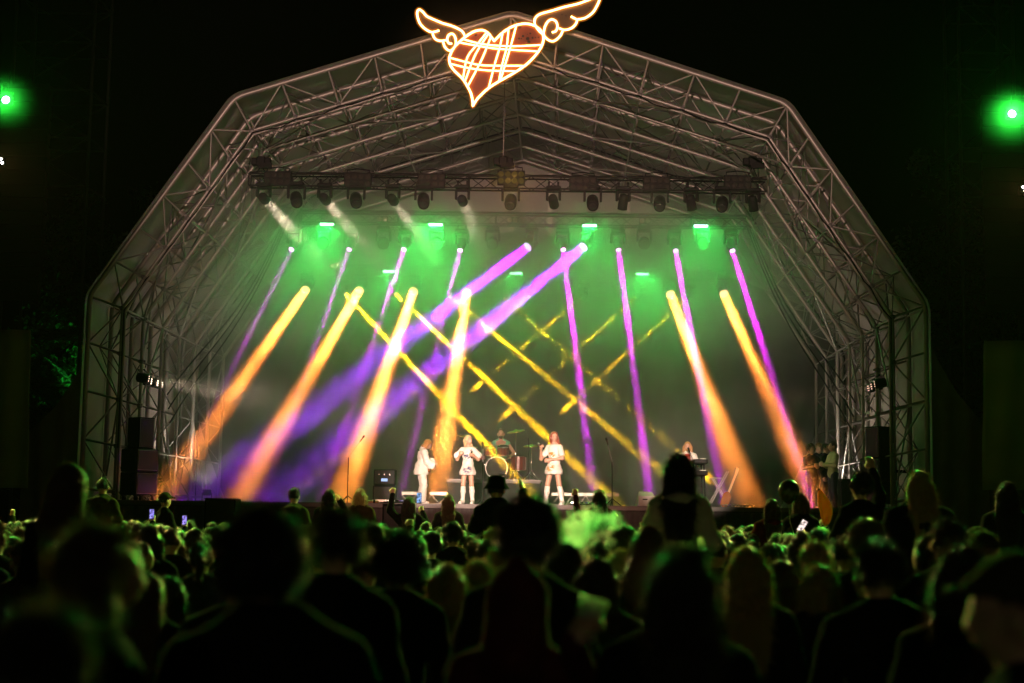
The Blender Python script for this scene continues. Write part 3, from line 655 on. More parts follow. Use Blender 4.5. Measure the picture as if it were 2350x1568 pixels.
# front fills before the skirt
for (x0, x1, yt, Y), lb in (((470, 541, 1143, 38.3), 'large black speaker box before the left of the stage skirt'), ((878, 925, 1156, 38.4), 'smaller black speaker box before the skirt below the guitarist')):
    a, b = at(x0, yt, Y), at(x1, yt, Y); r = empty('front_speaker', ((a.x + b.x) / 2, Y + .3, 0), 0, lb, 'loudspeaker', 'front fill speakers'); w = (b.x - a.x) / 2
    cb = MB().box((-w, -.3, .02), (w, .35, a.z - .02), bev=.015).build('cabinet', ARR, r); MB().box((-w + .04, -.315, a.z - .8), (w - .04, -.302, a.z - .06), bev=.004).build('grille', GRILLE, r)
    MB().box((-w - .012, -.31, a.z - .02), (w + .012, .36, a.z), bev=.006).build('lid', BLACKM, r)
# drum riser
RZ = at(1130, 1101, 45.2).z; ra, rb = at(1025, 1101, 45.2).x, at(1241, 1101, 45.2).x
rs = empty('drum_riser', ((ra + rb) / 2, 46.4, DECK), 0, 'low black drum riser behind the two singers', 'riser'); w = (rb - ra) / 2
MB().box((-w, -1.2, RZ - DECK - .1), (w, 1.2, RZ - DECK), bev=.01).build('top', WOODD, rs); MB().box((-w, -1.22, RZ - DECK - .03), (w, -1.202, RZ - DECK + .004)).build('edge_trim', mat('dark alloy edge', (.1, .09, .09)), rs)
MB().box((-w + .03, -1.15, 0), (w - .03, 1.15, RZ - DECK - .1)).build('skirt', CLOTHB, rs)
# drum kit
dc = at(1140, 1100, 45.9); dk = empty('drum_kit', (dc.x, 45.9, RZ), 0, 'dark red drum kit with cymbals on the riser', 'drum kit'); 
SHELL = mat('dark red drum shell', (.16, .03, .025), .3, 0, .2, 5); HEADM = mat('drum head', (.025, .024, .022), .95, spec=.1); CYM = mat('cymbal brass', (.55, .40, .12), .3, 1)
def drum(x, y, z, r, h, tilt, nm, horizontal=False):
    M = Matrix.Translation((x, y, z)) @ Matrix.Rotation(rad(90 + tilt) if horizontal else rad(tilt), 4, 'X')
    d = MB().lathe([(r, -h / 2), (r, h / 2)], 22, M).build(nm, SHELL, dk)
    MB().lathe([(r * .97, h / 2 + .003), (r * .5, h / 2 + .004)], 22, M).build('drum_head', HEADM, d)
    for s in (-1, 1): MB().tube([M @ Vector((r * 1.02 * math.cos(a), r * 1.02 * math.sin(a), s * h / 2)) for a in [i * math.pi / 12 for i in range(24)]], .013, 6, close=True).build('hoop', CHROME, d, True)
    for k in range(8):
        a = k * math.pi / 4; MB().tube([M @ Vector((r * 1.03 * math.cos(a), r * 1.03 * math.sin(a), -h * .42)), M @ Vector((r * 1.03 * math.cos(a), r * 1.03 * math.sin(a), h * .42))], .007, 5).build('lug', CHROME, d)
drum(0, -.1, .36, .31, .45, 0, 'bass_drum', True); drum(-.2, -.12, .86, .15, .22, 18, 'tom'); drum(.18, -.12, .87, .165, .24, 18, 'tom'); drum(.62, .2, .5, .22, .4, 0, 'floor_tom'); drum(-.55, .25, .68, .18, .14, 5, 'snare_drum')
def tripod(b, x, y, h, r=.012, sp=.28):
    b.tube([(x, y, .05), (x, y, h)], r, 6)
    for k in range(3): a = k * 2.1 + .4; b.tube([(x, y, .3), (x + sp * math.cos(a), y + sp * math.sin(a), .01)], r * .8, 6)
for x, y, z, r, t in ((-.95, .1, 1.3, .23, 12), (.55, -.2, 1.45, .27, -10), (1.0, .15, 1.05, .25, -4), (-.75, -.25, .98, .19, 3)):
    b = MB(); tripod(b, x, y, z); cs = b.build('cymbal_stand', CHROME, dk, True)
    MB().lathe([(r, 0), (r * .6, .018), (r * .2, .035), (.03, .06), (.012, .062)], 22, Matrix.Translation((x, y, z - .03)) @ Matrix.Rotation(rad(t), 4, 'Y') @ Matrix.Rotation(rad(12), 4, 'X')).build('cymbal', CYM, cs, True)
MB().tube([(.1, -.45, .18), (.25, -.6, .16)], .035, 8).tube([(.25, -.6, .16), (.5, -.75, .02)], .012, 6).build('bass_drum_microphone', BLACKM, dk)
ds = empty('drum_stool', (dc.x + .15, 47.0, RZ), 0, 'round black drum stool under the drummer', 'stool'); MB().lathe([(.16, .44), (.17, .48), (.15, .52)], 16).build('seat', BLACKP, ds, True)
b = MB(); tripod(b, 0, 0, .45); b.build('tripod', CHROME, ds)
# microphone stands
def mic_stand(base, Y, joint, tip, label, boom=True, z0=None):
    p = at(*base, Y); r = empty('microphone_stand', (p.x, Y, DECK if z0 is None else z0), 0, label, 'microphone stand', 'microphone stands'); o = Vector(r.location)
    j = at(*joint, Y) - o; t = at(*tip, Y) - o; j.x *= .4
    MB().tube([(0, 0, .02), j], .013, 6).build('pole', BLACKM, r); b = MB()
    for k in range(3): a = k * 2.1 + .3; b.tube([(0, 0, .2), (.26 * math.cos(a), .26 * math.sin(a), .012)], .011, 6)
    b.build('tripod', BLACKM, r); MB().tube([j - (t - j) * .25, t], .009, 6).build('boom', STEELD, r)
    dr = (t - j).normalized(); MB().tube([t, t + dr * .12, t + dr * .15, t + dr * .2], [.014, .018, .03, .022], 8).build('microphone', BLACKM, r)
mic_stand((797, 1150), 40.2, (800, 1050), (826, 1014), 'boom microphone stand at the left, beside the amber beam')
mic_stand((1405, 1157), 40.3, (1403, 1060), (1395, 1022), 'boom microphone stand alone right of the dark-haired singer')
mic_stand((1213, 1100), 45.6, (1212, 1005), (1190, 958), 'tall overhead microphone stand beside the drum kit', z0=RZ)
mic_stand((1107, 1150), 42.5, (1108, 1060), (1108, 1030), 'straight microphone stand in front of the drum kit', False)
# bench risers with zigzag fronts
for (x0, x1, yt, yb, Y), lb in (((922, 1026, 1129, 1152, 41.2), 'low step with zigzag steel front behind the guitarist'), ((1252, 1420, 1131, 1157, 41.4), 'long low step with zigzag steel front behind the dark-haired singer')):
    a, b_ = at(x0, yt, Y), at(x1, yt, Y); h = a.z - DECK; r = empty('stage_step', ((a.x + b_.x) / 2, Y + .3, DECK), 0, lb, 'step', 'stage steps'); w = (b_.x - a.x) / 2
    MB().box((-w, -.3, h - .05), (w, .3, h), bev=.006).build('top', CLOTHB, r); ALU = mat('raw aluminium', (.26, .25, .23), .5, .6, .2, 10)
    MB().box((-w, -.33, h - .075), (w, -.302, h + .004)).build('rail', ALU, r); MB().box((-w, -.33, .01), (w, -.302, .04)).build('rail', ALU, r)
    n = int(2 * w / .17)
    for i in range(n): bar('strut', (-w + 2 * w * i / n, -.315, .03 if i % 2 else h - .07), (-w + 2 * w * (i + 1) / n, -.315, h - .07 if i % 2 else .03), .011, r)
# bass amplifier rack
p = at(880, 1145, 42.6); r = empty('amplifier_rack', (p.x, 42.9, DECK), 0, 'black bass amplifier stack with small lit panel left of the guitarist', 'amplifier'); ht = at(880, 1077, 42.6).z - DECK
MB().box((-.3, -.25, .02), (.3, .25, ht * .55), bev=.02).build('speaker_cabinet', ARR, r); MB().box((-.27, -.262, .06), (.27, -.252, ht * .55 - .05)).build('grille', GRILLE, r)
MB().box((-.29, -.22, ht * .56), (.29, .22, ht), bev=.015).build('amplifier_head', BLACKP, r); MB().box((-.26, -.232, ht * .6), (.26, -.222, ht * .95)).build('control_panel', mat('grey panel', (.04, .04, .045), .9, 0, spec=.1), r)
MB().box((-.08, -.24, ht * .66), (.09, -.233, ht * .74)).build('display', emat('blue amplifier display', (.45, .6, 1), 1.2), r)
for i in range(7): MB().lathe([(.014, 0), (.012, .02)], 8, Matrix.Translation((-.21 + .07 * i, -.233, ht * .85)) @ Matrix.Rotation(rad(90), 4, 'X')).build('knob', CHROME if i % 2 else BLACKP, r)
MB().box((-.3, -.264, .08), (.3, -.253, .14)).build('name_plate', mat('silver plate', (.5, .48, .46), .3, .8), r)
# wedge monitors
def wedge(x0, x1, yt, Y, m, lb, rz=0):
    a, b_ = at(x0, yt, Y), at(x1, yt, Y); h = a.z - DECK; w = (b_.x - a.x) / 2; r = empty('wedge_monitor', ((a.x + b_.x) / 2, Y + .25, DECK), rz, lb, 'loudspeaker', 'floor wedge monitors')
    v = [(-w, -.25, 0), (w, -.25, 0), (w, -.25, h * .7), (w * .8, -.05, h), (-w * .8, -.05, h), (-w, -.25, h * .7), (-w, .3, 0), (w, .3, 0), (w * .85, .28, h * .35), (-w * .85, .28, h * .35)]
    MB().add(v, [(0, 1, 2, 5), (5, 2, 3, 4), (1, 7, 8, 3, 2), (6, 0, 5, 4, 9), (4, 3, 8, 9), (9, 8, 7, 6), (6, 7, 1, 0)]).build('cabinet', m, r)
    MB().box((w * .3, -.262, .02), (w * .6, -.252, .1)).build('connector_plate', BLACKM, r); MB().box((-w * .5, -.259, h * .45), (w * .1, -.252, h * .52)).build('handle_slot', BLACKM, r)
wedge(1462, 1500, 1128, 39.6, mat('pale wedge paint', (.5, .46, .42), .6, 0, .1, 5), 'pale wedge monitor at the stage front behind the long-haired rider', rad(8))
wedge(1352, 1385, 1152, 39.5, ARR, 'low black floor monitor by the dark-haired singer')
wedge(835, 868, 1148, 39.7, mat('rust wedge', (.35, .12, .05), .6), 'low orange-lit floor box at the left stage front')
for x, y, Y, lb in ((1330, 1157, 39.5, 'black pedal board on the stage floor between the singers'), (905, 1150, 39.7, 'black pedal box at the guitarist feet'), (1200, 1156, 39.6, 'low black effects box at the stage front centre')):
    p = at(x, y, Y); r = empty('pedal_board', (p.x, Y + .1, DECK), 0, lb, 'pedal board', 'pedal boards'); MB().box((-.28, -.12, 0), (.28, .12, .06), bev=.01).build('board', BLACKP, r)
    for i in range(4): MB().box((-.22 + .12 * i, -.06, .062), (-.14 + .12 * i, .06, .1), bev=.008).build('pedal', [CHROME, mat('red pedal', (.3, .03, .02), .4), BLACKP, mat('blue pedal', (.03, .06, .3), .4)][i], r)
# keyboards
p = at(1604, 1130, 41.9); r = empty('keyboard_rig', (p.x, 42.0, DECK), 0, 'two-tier black keyboard rig seen end-on before the bearded player', 'keyboard'); z1 = at(1604, 1057, 41.9).z - DECK; z2 = at(1604, 1092, 41.9).z - DECK
for z, nm in ((z2, 'lower_keyboard'), (z1 - .1, 'upper_keyboard')):
    k = MB().box((-.18, -.55, z), (.2, .55, z + .12), bev=.015).build(nm, BLACKP, r, label=None); kk = MB()
    for i in range(24): kk.box((.0, -.5 + .041 * i, z + .122), (.15, -.463 + .041 * i, z + .138))
    kk.build('keys', mat('ivory keys', (.7, .68, .62), .4), k)
MB().box((-.14, -.566, z1 - .07), (.14, -.556, z1 + .0)).build('end_plate', mat('grey panel', (.04, .04, .045), .9, 0, spec=.1), r)
MB().tube([(-.15, -.4, 0), (-.1, -.4, z1)], .02, 6).tube([(.15, -.4, 0), (.1, -.4, z1)], .02, 6).tube([(-.15, .4, 0), (-.1, .4, z1)], .02, 6).tube([(.15, .4, 0), (.1, .4, z1)], .02, 6).build('stand', BLACKM, r)
p = at(1645, 1158, 41.2); r = empty('keyboard_stand', (p.x, 41.4, DECK), 0, 'empty silver X-shaped stand right of the keyboard player', 'stand'); a, b_ = at(1628, 1155, 41.2), at(1668, 1082, 41.2); o = Vector(r.location)
for dx in (0, .05):
    bar('leg', a - o + Vector((dx, 0, 0)), b_ - o + Vector((dx, 0, 0)), .016, r)
c, d = at(1671, 1160, 41.2), at(1634, 1098, 41.2)
for dx in (0, .04): bar('leg', c - o + Vector((dx, .05, 0)), d - o + Vector((dx, .05, 0)), .016, r)
bar('crossbar', at(1626, 1098, 41.2) - o, at(1656, 1098, 41.2) - o, .02, r)
# spare guitar on its stand
a, b_ = at(1664, 1152, 41.0), at(1692, 1082, 41.0); r = empty('guitar', (a.x, 41.0, DECK), 0, 'guitar leaning on a stand right of the X-shaped stand', 'guitar'); o = Vector(r.location); a -= o; b_ -= o; u = (b_ - a).normalized()
GUIT = mat('sunburst wood', (.28, .09, .02), .25, 0, .3, 4); NECK = mat('maple neck', (.55, .38, .2), .35)
def guitar_parts(r, M, gm):
    v = []; k = 28; prof = []
    for i in range(k):
        t = 2 * math.pi * i / k; rr = .155 * (1 + .22 * math.cos(2 * t) - .18 * math.exp(-((math.sin(t / 2 - .55) * 3) ** 2)) + .08 * math.cos(t)); prof.append((rr * math.sin(t), rr * 1.15 * -math.cos(t)))
    v = [M @ Vector((x, -.022, z)) for x, z in prof] + [M @ Vector((x, .022, z)) for x, z in prof]
    MB().add(v, [tuple(range(k)), tuple(range(2 * k - 1, k - 1, -1))] + [(i, i + k, (i + 1) % k + k, (i + 1) % k) for i in range(k)]).build('body', gm, r)
    MB().box((-.026, -.036, .02), (.026, -.012, .72), M).build('neck', NECK, r); MB().add([M @ Vector(q) for q in ((-.03, -.035, .72), (.03, -.035, .72), (.05, -.035, .9), (-.03, -.035, .88), (-.03, -.015, .72), (.03, -.015, .72), (.05, -.015, .9), (-.03, -.015, .88))], [(0, 1, 2, 3), (7, 6, 5, 4), (0, 4, 5, 1), (1, 5, 6, 2), (2, 6, 7, 3), (3, 7, 4, 0)]).build('headstock', NECK, r)
    for i in range(3): MB().lathe([(.011, 0), (.009, .03)], 8, M @ Matrix.Translation((.05, -.025, .76 + .045 * i)) @ Matrix.Rotation(rad(90), 4, 'Y')).build('tuning_peg', CHROME, r)
    MB().box((-.05, -.03, -.02), (.05, -.0225, .0), M).box((-.05, -.03, -.1), (.05, -.0225, -.08), M).build('pickup', BLACKP, r)
M = Matrix.Translation(a + u * .05 + Vector((0, 0, .03))) @ u.to_track_quat('Z', 'Y').to_matrix().to_4x4() @ Matrix.Rotation(rad(75), 4, 'Z') @ Matrix.Scale(.98, 4)
guitar_parts(r, M, GUIT)
# heap of cable at the right stage front
b = MB(); rn = random.Random(4); pth = [Vector((at(1655 + i * 2.2, 1163, 39.6).x, 39.6 + .15 * math.sin(i * 1.7), DECK + .02 + .05 * abs(math.sin(i * 2.3)))) for i in range(36)]
b.tube(smooth(pth, 3), .012, 5).build('cable_heap', mat('pale cable', (.3, .26, .26), .6), None, True, 'loose pale cable lying along the right stage front', 'cable')
# ================================================================== people: distance-field bodies
def rotm(ax, a):
    return np.array(Matrix.Rotation(a, 3, ax))
def field(prims, res, cuts=(), wob=0, wf=30.0):
    """smooth union of round cones / ellipsoids / boxes sampled on a grid -> quads by surface nets"""
    lo = np.full(3, 1e9); hi = np.full(3, -1e9); bbs = []
    for p in prims:
        if p[0] == 'c': a, b, ra, rb = np.array(p[1]), np.array(p[2]), p[3], p[4]; l = np.minimum(a - ra, b - rb); h = np.maximum(a + ra, b + rb)
        elif p[0] == 'e': c, r = np.array(p[1]), np.array(p[2]); R = p[3] if len(p) > 3 and p[3] is not None else np.eye(3); ex = np.abs(R) @ r; l, h = c - ex, c + ex
        else: c, r = np.array(p[1]), np.array(p[2]); l, h = c - r, c + r
        bbs.append((l, h)); lo = np.minimum(lo, l); hi = np.maximum(hi, h)
    k = .028; mg = 3 * res + .03; lo = lo - mg; hi = hi + mg
    n = np.ceil((hi - lo) / res).astype(int) + 1
    D = np.full(n, .2, np.float32); ax = [lo[i] + res * np.arange(n[i]) for i in range(3)]
    for p, (l, h) in zip(prims, bbs):
        i0 = np.maximum(0, np.floor((l - .06 - lo) / res).astype(int)); i1 = np.minimum(n, np.ceil((h + .06 - lo) / res).astype(int) + 1)
        X = ax[0][i0[0]:i1[0], None, None]; Y = ax[1][None, i0[1]:i1[1], None]; Z = ax[2][None, None, i0[2]:i1[2]]
        if p[0] == 'c':
            a, b, ra, rb = np.array(p[1], float), np.array(p[2], float), p[3], p[4]; d = b - a; L = max(1e-9, d @ d)
            t = np.clip(((X - a[0]) * d[0] + (Y - a[1]) * d[1] + (Z - a[2]) * d[2]) / L, 0, 1)
            q = np.sqrt((X - a[0] - t * d[0]) ** 2 + (Y - a[1] - t * d[1]) ** 2 + (Z - a[2] - t * d[2]) ** 2) - (ra + (rb - ra) * t)
        elif p[0] == 'e':
            c, r = np.array(p[1]), np.array(p[2]); x, y, z = X - c[0], Y - c[1], Z - c[2]
            if len(p) > 3 and p[3] is not None:
                R = p[3]; x, y, z = (R[0, 0] * x + R[1, 0] * y + R[2, 0] * z, R[0, 1] * x + R[1, 1] * y + R[2, 1] * z, R[0, 2] * x + R[1, 2] * y + R[2, 2] * z)
            k0 = np.sqrt((x / r[0]) ** 2 + (y / r[1]) ** 2 + (z / r[2]) ** 2); k1 = np.sqrt((x / r[0] ** 2) ** 2 + (y / r[1] ** 2) ** 2 + (z / r[2] ** 2) ** 2)
            q = k0 * (k0 - 1) / np.maximum(k1, 1e-6)
        else:
            c, r = np.array(p[1]), np.array(p[2]); b = .012
            x, y, z = np.abs(X - c[0]) - r[0] + b, np.abs(Y - c[1]) - r[1] + b, np.abs(Z - c[2]) - r[2] + b
            q = np.sqrt(np.maximum(x, 0) ** 2 + np.maximum(y, 0) ** 2 + np.maximum(z, 0) ** 2) + np.minimum(np.maximum(np.maximum(x, y), z), 0) - b
        S = D[i0[0]:i1[0], i0[1]:i1[1], i0[2]:i1[2]]; h_ = np.clip(.5 + .5 * (S - q) / k, 0, 1)
        S[...] = S * (1 - h_) + q * h_ - k * h_ * (1 - h_)
    X = ax[0][:, None, None]; Y = ax[1][None, :, None]; Z = ax[2][None, None, :]
    if wob: D += wob * np.sin(wf * X + 3 * np.sin(wf * .4 * Z)) * np.sin(wf * .9 * Y + 1) * np.sin(wf * .7 * Z + 2 * np.sin(wf * .3 * X))
    for cf in cuts: D = np.maximum(D, cf(X, Y, Z))
    s = D < 0
    cs = np.zeros(np.array(n) - 1, np.int8); vs_ = [(i, j, l) for i in (0, 1) for j in (0, 1) for l in (0, 1)]
    def sl(A, o): return A[o[0]:A.shape[0] - 1 + o[0], o[1]:A.shape[1] - 1 + o[1], o[2]:A.shape[2] - 1 + o[2]]
    for o in vs_: cs += sl(s, o)
    act = (cs > 0) & (cs < 8); idx = np.argwhere(act); vid = np.full(act.shape, -1, int); vid[act] = np.arange(len(idx))
    cv = [D[idx[:, 0] + o[0], idx[:, 1] + o[1], idx[:, 2] + o[2]] for o in vs_]
    acc = np.zeros((len(idx), 3)); cnt = np.zeros(len(idx))
    for i in range(8):
        for j in range(i + 1, 8):
            a, b = np.array(vs_[i]), np.array(vs_[j])
            if np.abs(a - b).sum() != 1: continue
            da, db = cv[i], cv[j]; m = (da < 0) != (db < 0); t = np.where(m, da / np.where(m, da - db, 1), 0)
            acc += m[:, None] * (a + t[:, None] * (b - a)); cnt += m
    V = lo + res * (idx + acc / cnt[:, None])
    F = []
    for axis in range(3):
        o = [0, 0, 0]; o[axis] = 1
        A = s[:n[0] - o[0], :n[1] - o[1], :n[2] - o[2]]; B = s[o[0]:, o[1]:, o[2]:]
        e = np.argwhere(A != B); sg = A[e[:, 0], e[:, 1], e[:, 2]]
        u, w = [(1, 2), (2, 0), (0, 1)][axis]
        ok = (e[:, u] > 0) & (e[:, w] > 0) & (e[:, u] < n[u] - 1) & (e[:, w] < n[w] - 1); e = e[ok]; sg = sg[ok]
        def g(du, dw): q = e.copy(); q[:, u] -= du; q[:, w] -= dw; return vid[q[:, 0], q[:, 1], q[:, 2]]
        q = np.stack([g(1, 1), g(0, 1), g(0, 0), g(1, 0)], 1); q[~sg] = q[~sg][:, ::-1]; F.append(q)
    return V, np.concatenate(F)
def np_mesh(name, V, F, m):
    me = bpy.data.meshes.new(name); me.vertices.add(len(V)); me.vertices.foreach_set('co', np.asarray(V, np.float32).ravel())
    k = F.shape[1]; me.loops.add(F.size); me.loops.foreach_set('vertex_index', F.ravel().astype(np.int32)); me.polygons.add(len(F))
    me.polygons.foreach_set('loop_start', np.arange(0, F.size, k, dtype=np.int32)); me.polygons.foreach_set('use_smooth', np.ones(len(F), bool)); me.update(calc_edges=True)
    if m: me.materials.append(m)
    return me
def fuzz_mesh(name, V, F, m, n, length, width, seed=1, fall=.5):
    """hair cap plus loose strands"""
    me0 = np_mesh('t', V, F, None); N = np.zeros(len(V) * 3, np.float32); me0.vertex_normals.foreach_get('vector', N) if hasattr(me0, 'vertex_normals') else None; N = N.reshape(-1, 3); bpy.data.meshes.remove(me0)
    rg = np.random.default_rng(seed); i = rg.integers(0, len(V), n); P = V[i]; d = N[i] * rg.uniform(.25, 1, (n, 1)) + rg.normal(0, .35, (n, 3)); d[:, 2] -= fall; d /= np.linalg.norm(d, axis=1)[:, None]
    L = length * rg.uniform(.3, 1, (n, 1)); sd = np.cross(d, rg.normal(0, 1, (n, 3))); sd /= np.linalg.norm(sd, axis=1)[:, None]
    mid = P + d * L * .5 + N[i] * L * .12
    T = np.stack([P - sd * width, P + sd * width, mid + sd * width * .6, mid - sd * width * .6, P + d * L], 1).reshape(-1, 3)
    b = len(V) + 5 * np.arange(n)[:, None]; Q = np.concatenate([b, b + 1, b + 2, b + 3], 1); Q2 = np.concatenate([b + 3, b + 2, b + 4, b + 4], 1)
    V2 = np.concatenate([V, T]); me = bpy.data.meshes.new(name)
    fl = [tuple(q) for q in np.concatenate([F, Q])] + [tuple(q[:3]) for q in Q2]
    me.from_pydata(V2.tolist(), [], [tuple(int(x) for x in q) for q in fl]); me.polygons.foreach_set('use_smooth', np.ones(len(me.polygons), bool)); me.materials.append(m); return me
def hand(wr, d, nrm, curl=.6, spread=.12, s=1.0):
    """palm + four fingers + thumb from the wrist along d, palm facing nrm"""
    wr, d, nrm = np.array(wr, float), np.array(d, float), np.array(nrm, float); d /= np.linalg.norm(d); nrm -= d * (nrm @ d); nrm /= np.linalg.norm(nrm); sd = np.cross(d, nrm)
    out = [('c', wr, wr + d * .03 * s, .026 * s, .028 * s)]
    for o in (-.026, -.009, .009, .026): out.append(('c', wr + d * .02 * s + sd * o * .7 * s, wr + d * .082 * s + sd * o * s, .017 * s, .0145 * s))
    for o, L in ((-.03, .062), (-.01, .077), (.01, .083), (.03, .074)):
        a = wr + d * .085 * s + sd * o * s; fd = d + sd * o / .03 * spread; c1 = fd * math.cos(curl) + nrm * math.sin(curl); c2 = fd * math.cos(curl * 2) + nrm * math.sin(curl * 2)
        b = a + c1 * L * .52 * s; out += [('c', a, b, .0105 * s, .0095 * s), ('c', b, b + c2 * L * .48 * s, .0095 * s, .0075 * s)]
    a = wr + d * .03 * s + sd * .026 * s; b = a + (d * .6 + sd * .7 + nrm * .4) * .04 * s; out += [('c', a, b, .0145 * s, .012 * s), ('c', b, b + (d * .85 + sd * .1 + nrm * .5) * .034 * s, .0115 * s, .009 * s)]
    return out
def figure(armR=None, armL=None, legs=None, lean=0, side=0, hyaw=0, hpitch=0, w=1.0, hands=True, curl=.7, face=True):
    """body prims facing +Y, right hand +X, 1.74 tall; returns dict of prim groups"""
    G = {}; U = rotm('X', -lean) @ rotm('Y', side); piv = np.array((0, 0, .97))
    def u(p): return U @ (np.array(p, float) - piv) + piv
    G['torso'] = [('e', (0, 0, .95), (.155 * w, .115 * w, .13), None), ('e', u((0, 0, 1.09)), (.135 * w, .1 * w, .17), U), ('e', u((0, .005, 1.28)), (.165 * w, .115 * w, .18), U), ('c', u((-.14 * w, -.005, 1.365)), u((.14 * w, -.005, 1.365)), .06, .06)] + [('c', u((s * .02, -.02, 1.46)), u((s * .165 * w, -.01, 1.385)), .045, .05) for s in (-1, 1)]
    nk = u((0, 0, 1.46)); Hr = U @ rotm('Z', hyaw) @ rotm('X', -hpitch)
    def h(p): return nk + Hr @ (np.array(p, float) - np.array((0, 0, 1.46)))
    G['neck'] = [('c', u((0, -.015, 1.40)), h((0, .0, 1.545)), .06, .052)]
    G['head'] = [('e', h((0, .005, 1.637)), (.075, .095, .107), Hr), ('e', h((0, .035, 1.585)), (.056, .062, .07), Hr)]
    if face: G['head'] += [('c', h((0, .095, 1.635)), h((0, .115, 1.598)), .012, .016), ('c', h((-.032, .09, 1.652)), h((.032, .09, 1.652)), .014, .014), ('c', h((-.018, .093, 1.565)), h((.018, .093, 1.565)), .009, .009)]
    G['head'] += [('e', h((s * .086, .0, 1.615)), (.015, .025, .034), Hr) for s in (-1, 1)]
    G['h'] = h; G['u'] = u; G['Hr'] = Hr
    G['armsU'] = []; G['armsL'] = []; G['hands'] = []; G['wr'] = {}
    for s, A in ((1, armR), (-1, armL)):
        A = A or {}; sh = u((s * .178 * w, -.005, 1.365)); el = np.array(A.get('el', u((s * .245 * w, -.03, 1.12)))); wr = np.array(A.get('wr', u((s * .25 * w, .07, .88))))
        G['armsU'].append(('c', sh, el, .053, .042)); G['armsL'].append(('c', el, wr, .041, .028)); fd = (wr - el) / np.linalg.norm(wr - el)
        if hands: G['hands'] += hand(wr, A.get('hd', fd), A.get('hn', (-s, .2, 0)), A.get('curl', curl))
        G['wr'][s] = wr
    G['legsU'] = []; G['legsL'] = []; G['feet'] = []
    L = legs or {}
    for s, k in ((1, 'R'), (-1, 'L')):
        hp = np.array((s * .085 * w, 0, .92)); kn = np.array(L.get('kn' + k, (s * .1, .02, .5))); an = np.array(L.get('an' + k, (s * .105, -.01, .09))); fo = np.array(L.get('ft' + k, an + np.array((s * .03, .16, -.05))))
        G['legsU'].append(('c', hp, kn, .088 * w, .056)); G['legsL'] += [('c', kn, kn * .55 + an * .45 + np.array((0, -.015, 0)), .054, .053), ('c', kn * .55 + an * .45 + np.array((0, -.012, 0)), an, .052, .036)]
        G['feet'] += [('c', an, an + (fo - an) * .1 - np.array((0, .03, .035)), .036, .034), ('c', an - np.array((0, .02, .04)), fo, .036, .03)]
    return G
def allp(G): return G['torso'] + G['neck'] + G['head'] + G['armsU'] + G['armsL'] + G['hands'] + G['legsU'] + G['legsL'] + G['feet']
def infl(P, d): return [('c', p[1], p[2], p[3] + d, p[4] + d) if p[0] == 'c' else ('e', p[1], tuple(np.array(p[2]) + d), p[3] if len(p) > 3 else None) for p in P]
def hairp(G, style):
    h = G['h']; Hr = G['Hr']; u = G['u']; P = [('e', h((0, -.008, 1.652)), ((.091, .105, .112) if style in ('long', 'bob', 'blond') else (.087, .103, .113)), Hr)]
    if style in ('long', 'blond'):
        for x in (-.075, -.04, 0, .04, .075): P += [('c', h((x, -.05, 1.62)), u((x * 1.12, -.11, 1.40)), .042, .04), ('c', u((x * 1.12, -.11, 1.40)), u((x * 1.0, -.15, 1.15)), .04, .02)]
        for s in (-1, 1): P.append(('c', h((s * .072, .0, 1.64)), u((s * .084, -.06, 1.40)), .02, .022))
    elif style == 'bob':
        for x in (-.085, -.05, 0, .05, .085): P.append(('c', h((x, -.04 if abs(x) < .08 else -.005, 1.62)), h((x * 1.12, -.06 if abs(x) < .08 else .0, 1.50)), .04, .036))
    elif style == 'bun': P.append(('e', h((0, -.06, 1.77)), (.05, .05, .042), Hr))
    elif style == 'pony': P += [('c', h((0, -.11, 1.70)), h((0, -.16, 1.62)), .03, .04), ('c', h((0, -.16, 1.62)), h((0, -.14, 1.40)), .04, .012)]
    elif style == 'curly':
        rn = random.Random(5)
        for _ in range(26):
            a, b = rn.uniform(0, 6.28), rn.uniform(-.5, 1.4); P.append(('e', h((.085 * math.cos(a) * math.cos(b), -.015 + .1 * math.sin(a) * math.cos(b), 1.655 + .1 * math.sin(b))), (.042, .042, .042), None))
    elif style == 'quiff': P += [('c', h((-.04, .06, 1.74)), h((.04, .05, 1.75)), .035, .03), ('e', h((0, -.02, 1.72)), (.08, .09, .06), Hr)]
    return P
def facecut(G, lo=1.5, style='short'):
    h0 = G['h']((0, 0, 1.637)); R = G['Hr']
    def cf(X, Y, Z):
        x, y, z = X - h0[0], Y - h0[1], Z - h0[2]
        fy = R[0, 1] * x + R[1, 1] * y + R[2, 1] * z; fz = R[0, 2] * x + R[1, 2] * y + R[2, 2] * z
        front = np.minimum(fy - (.045 + .25 * np.maximum(fz, 0)), .075 - fz)          # in front of hairline and below fringe
        c = front
        if style in ('short', 'quiff', 'curly', 'bun', 'pony'):
            c = np.maximum(c, np.minimum(-(fz + .055 + .25 * np.minimum(fy, 0)), 1e3 * (fz > -.14) + 0 * fz - 500 * (fz <= -.14)) if style != 'pony' and style != 'curly' else c)
        return c
    return cf
HAIRS = [mat('hair %s' % n, c, .42, 0, .6, 90, .9, .6, sheen=.06, trans=.15, stretch=.06) for n, c in (('dark brown', (.035, .02, .012)), ('black', (.016, .012, .01)), ('mid brown', (.09, .045, .02)), ('blond', (.42, .27, .11)), ('auburn', (.14, .04, .015)))]
CLO = [mat('%s cloth' % n, c, 1.0, 0, .4, 9, .6, .012) for n, c in (('black', (.016, .016, .017)), ('charcoal', (.028, .028, .03)), ('navy', (.02, .025, .05)), ('olive', (.05, .05, .025)), ('maroon', (.07, .015, .018)), ('denim', (.05, .065, .1)), ('brown', (.07, .045, .025)), ('cream', (.58, .54, .46)), ('deep black', (.013, .013, .0135)))]
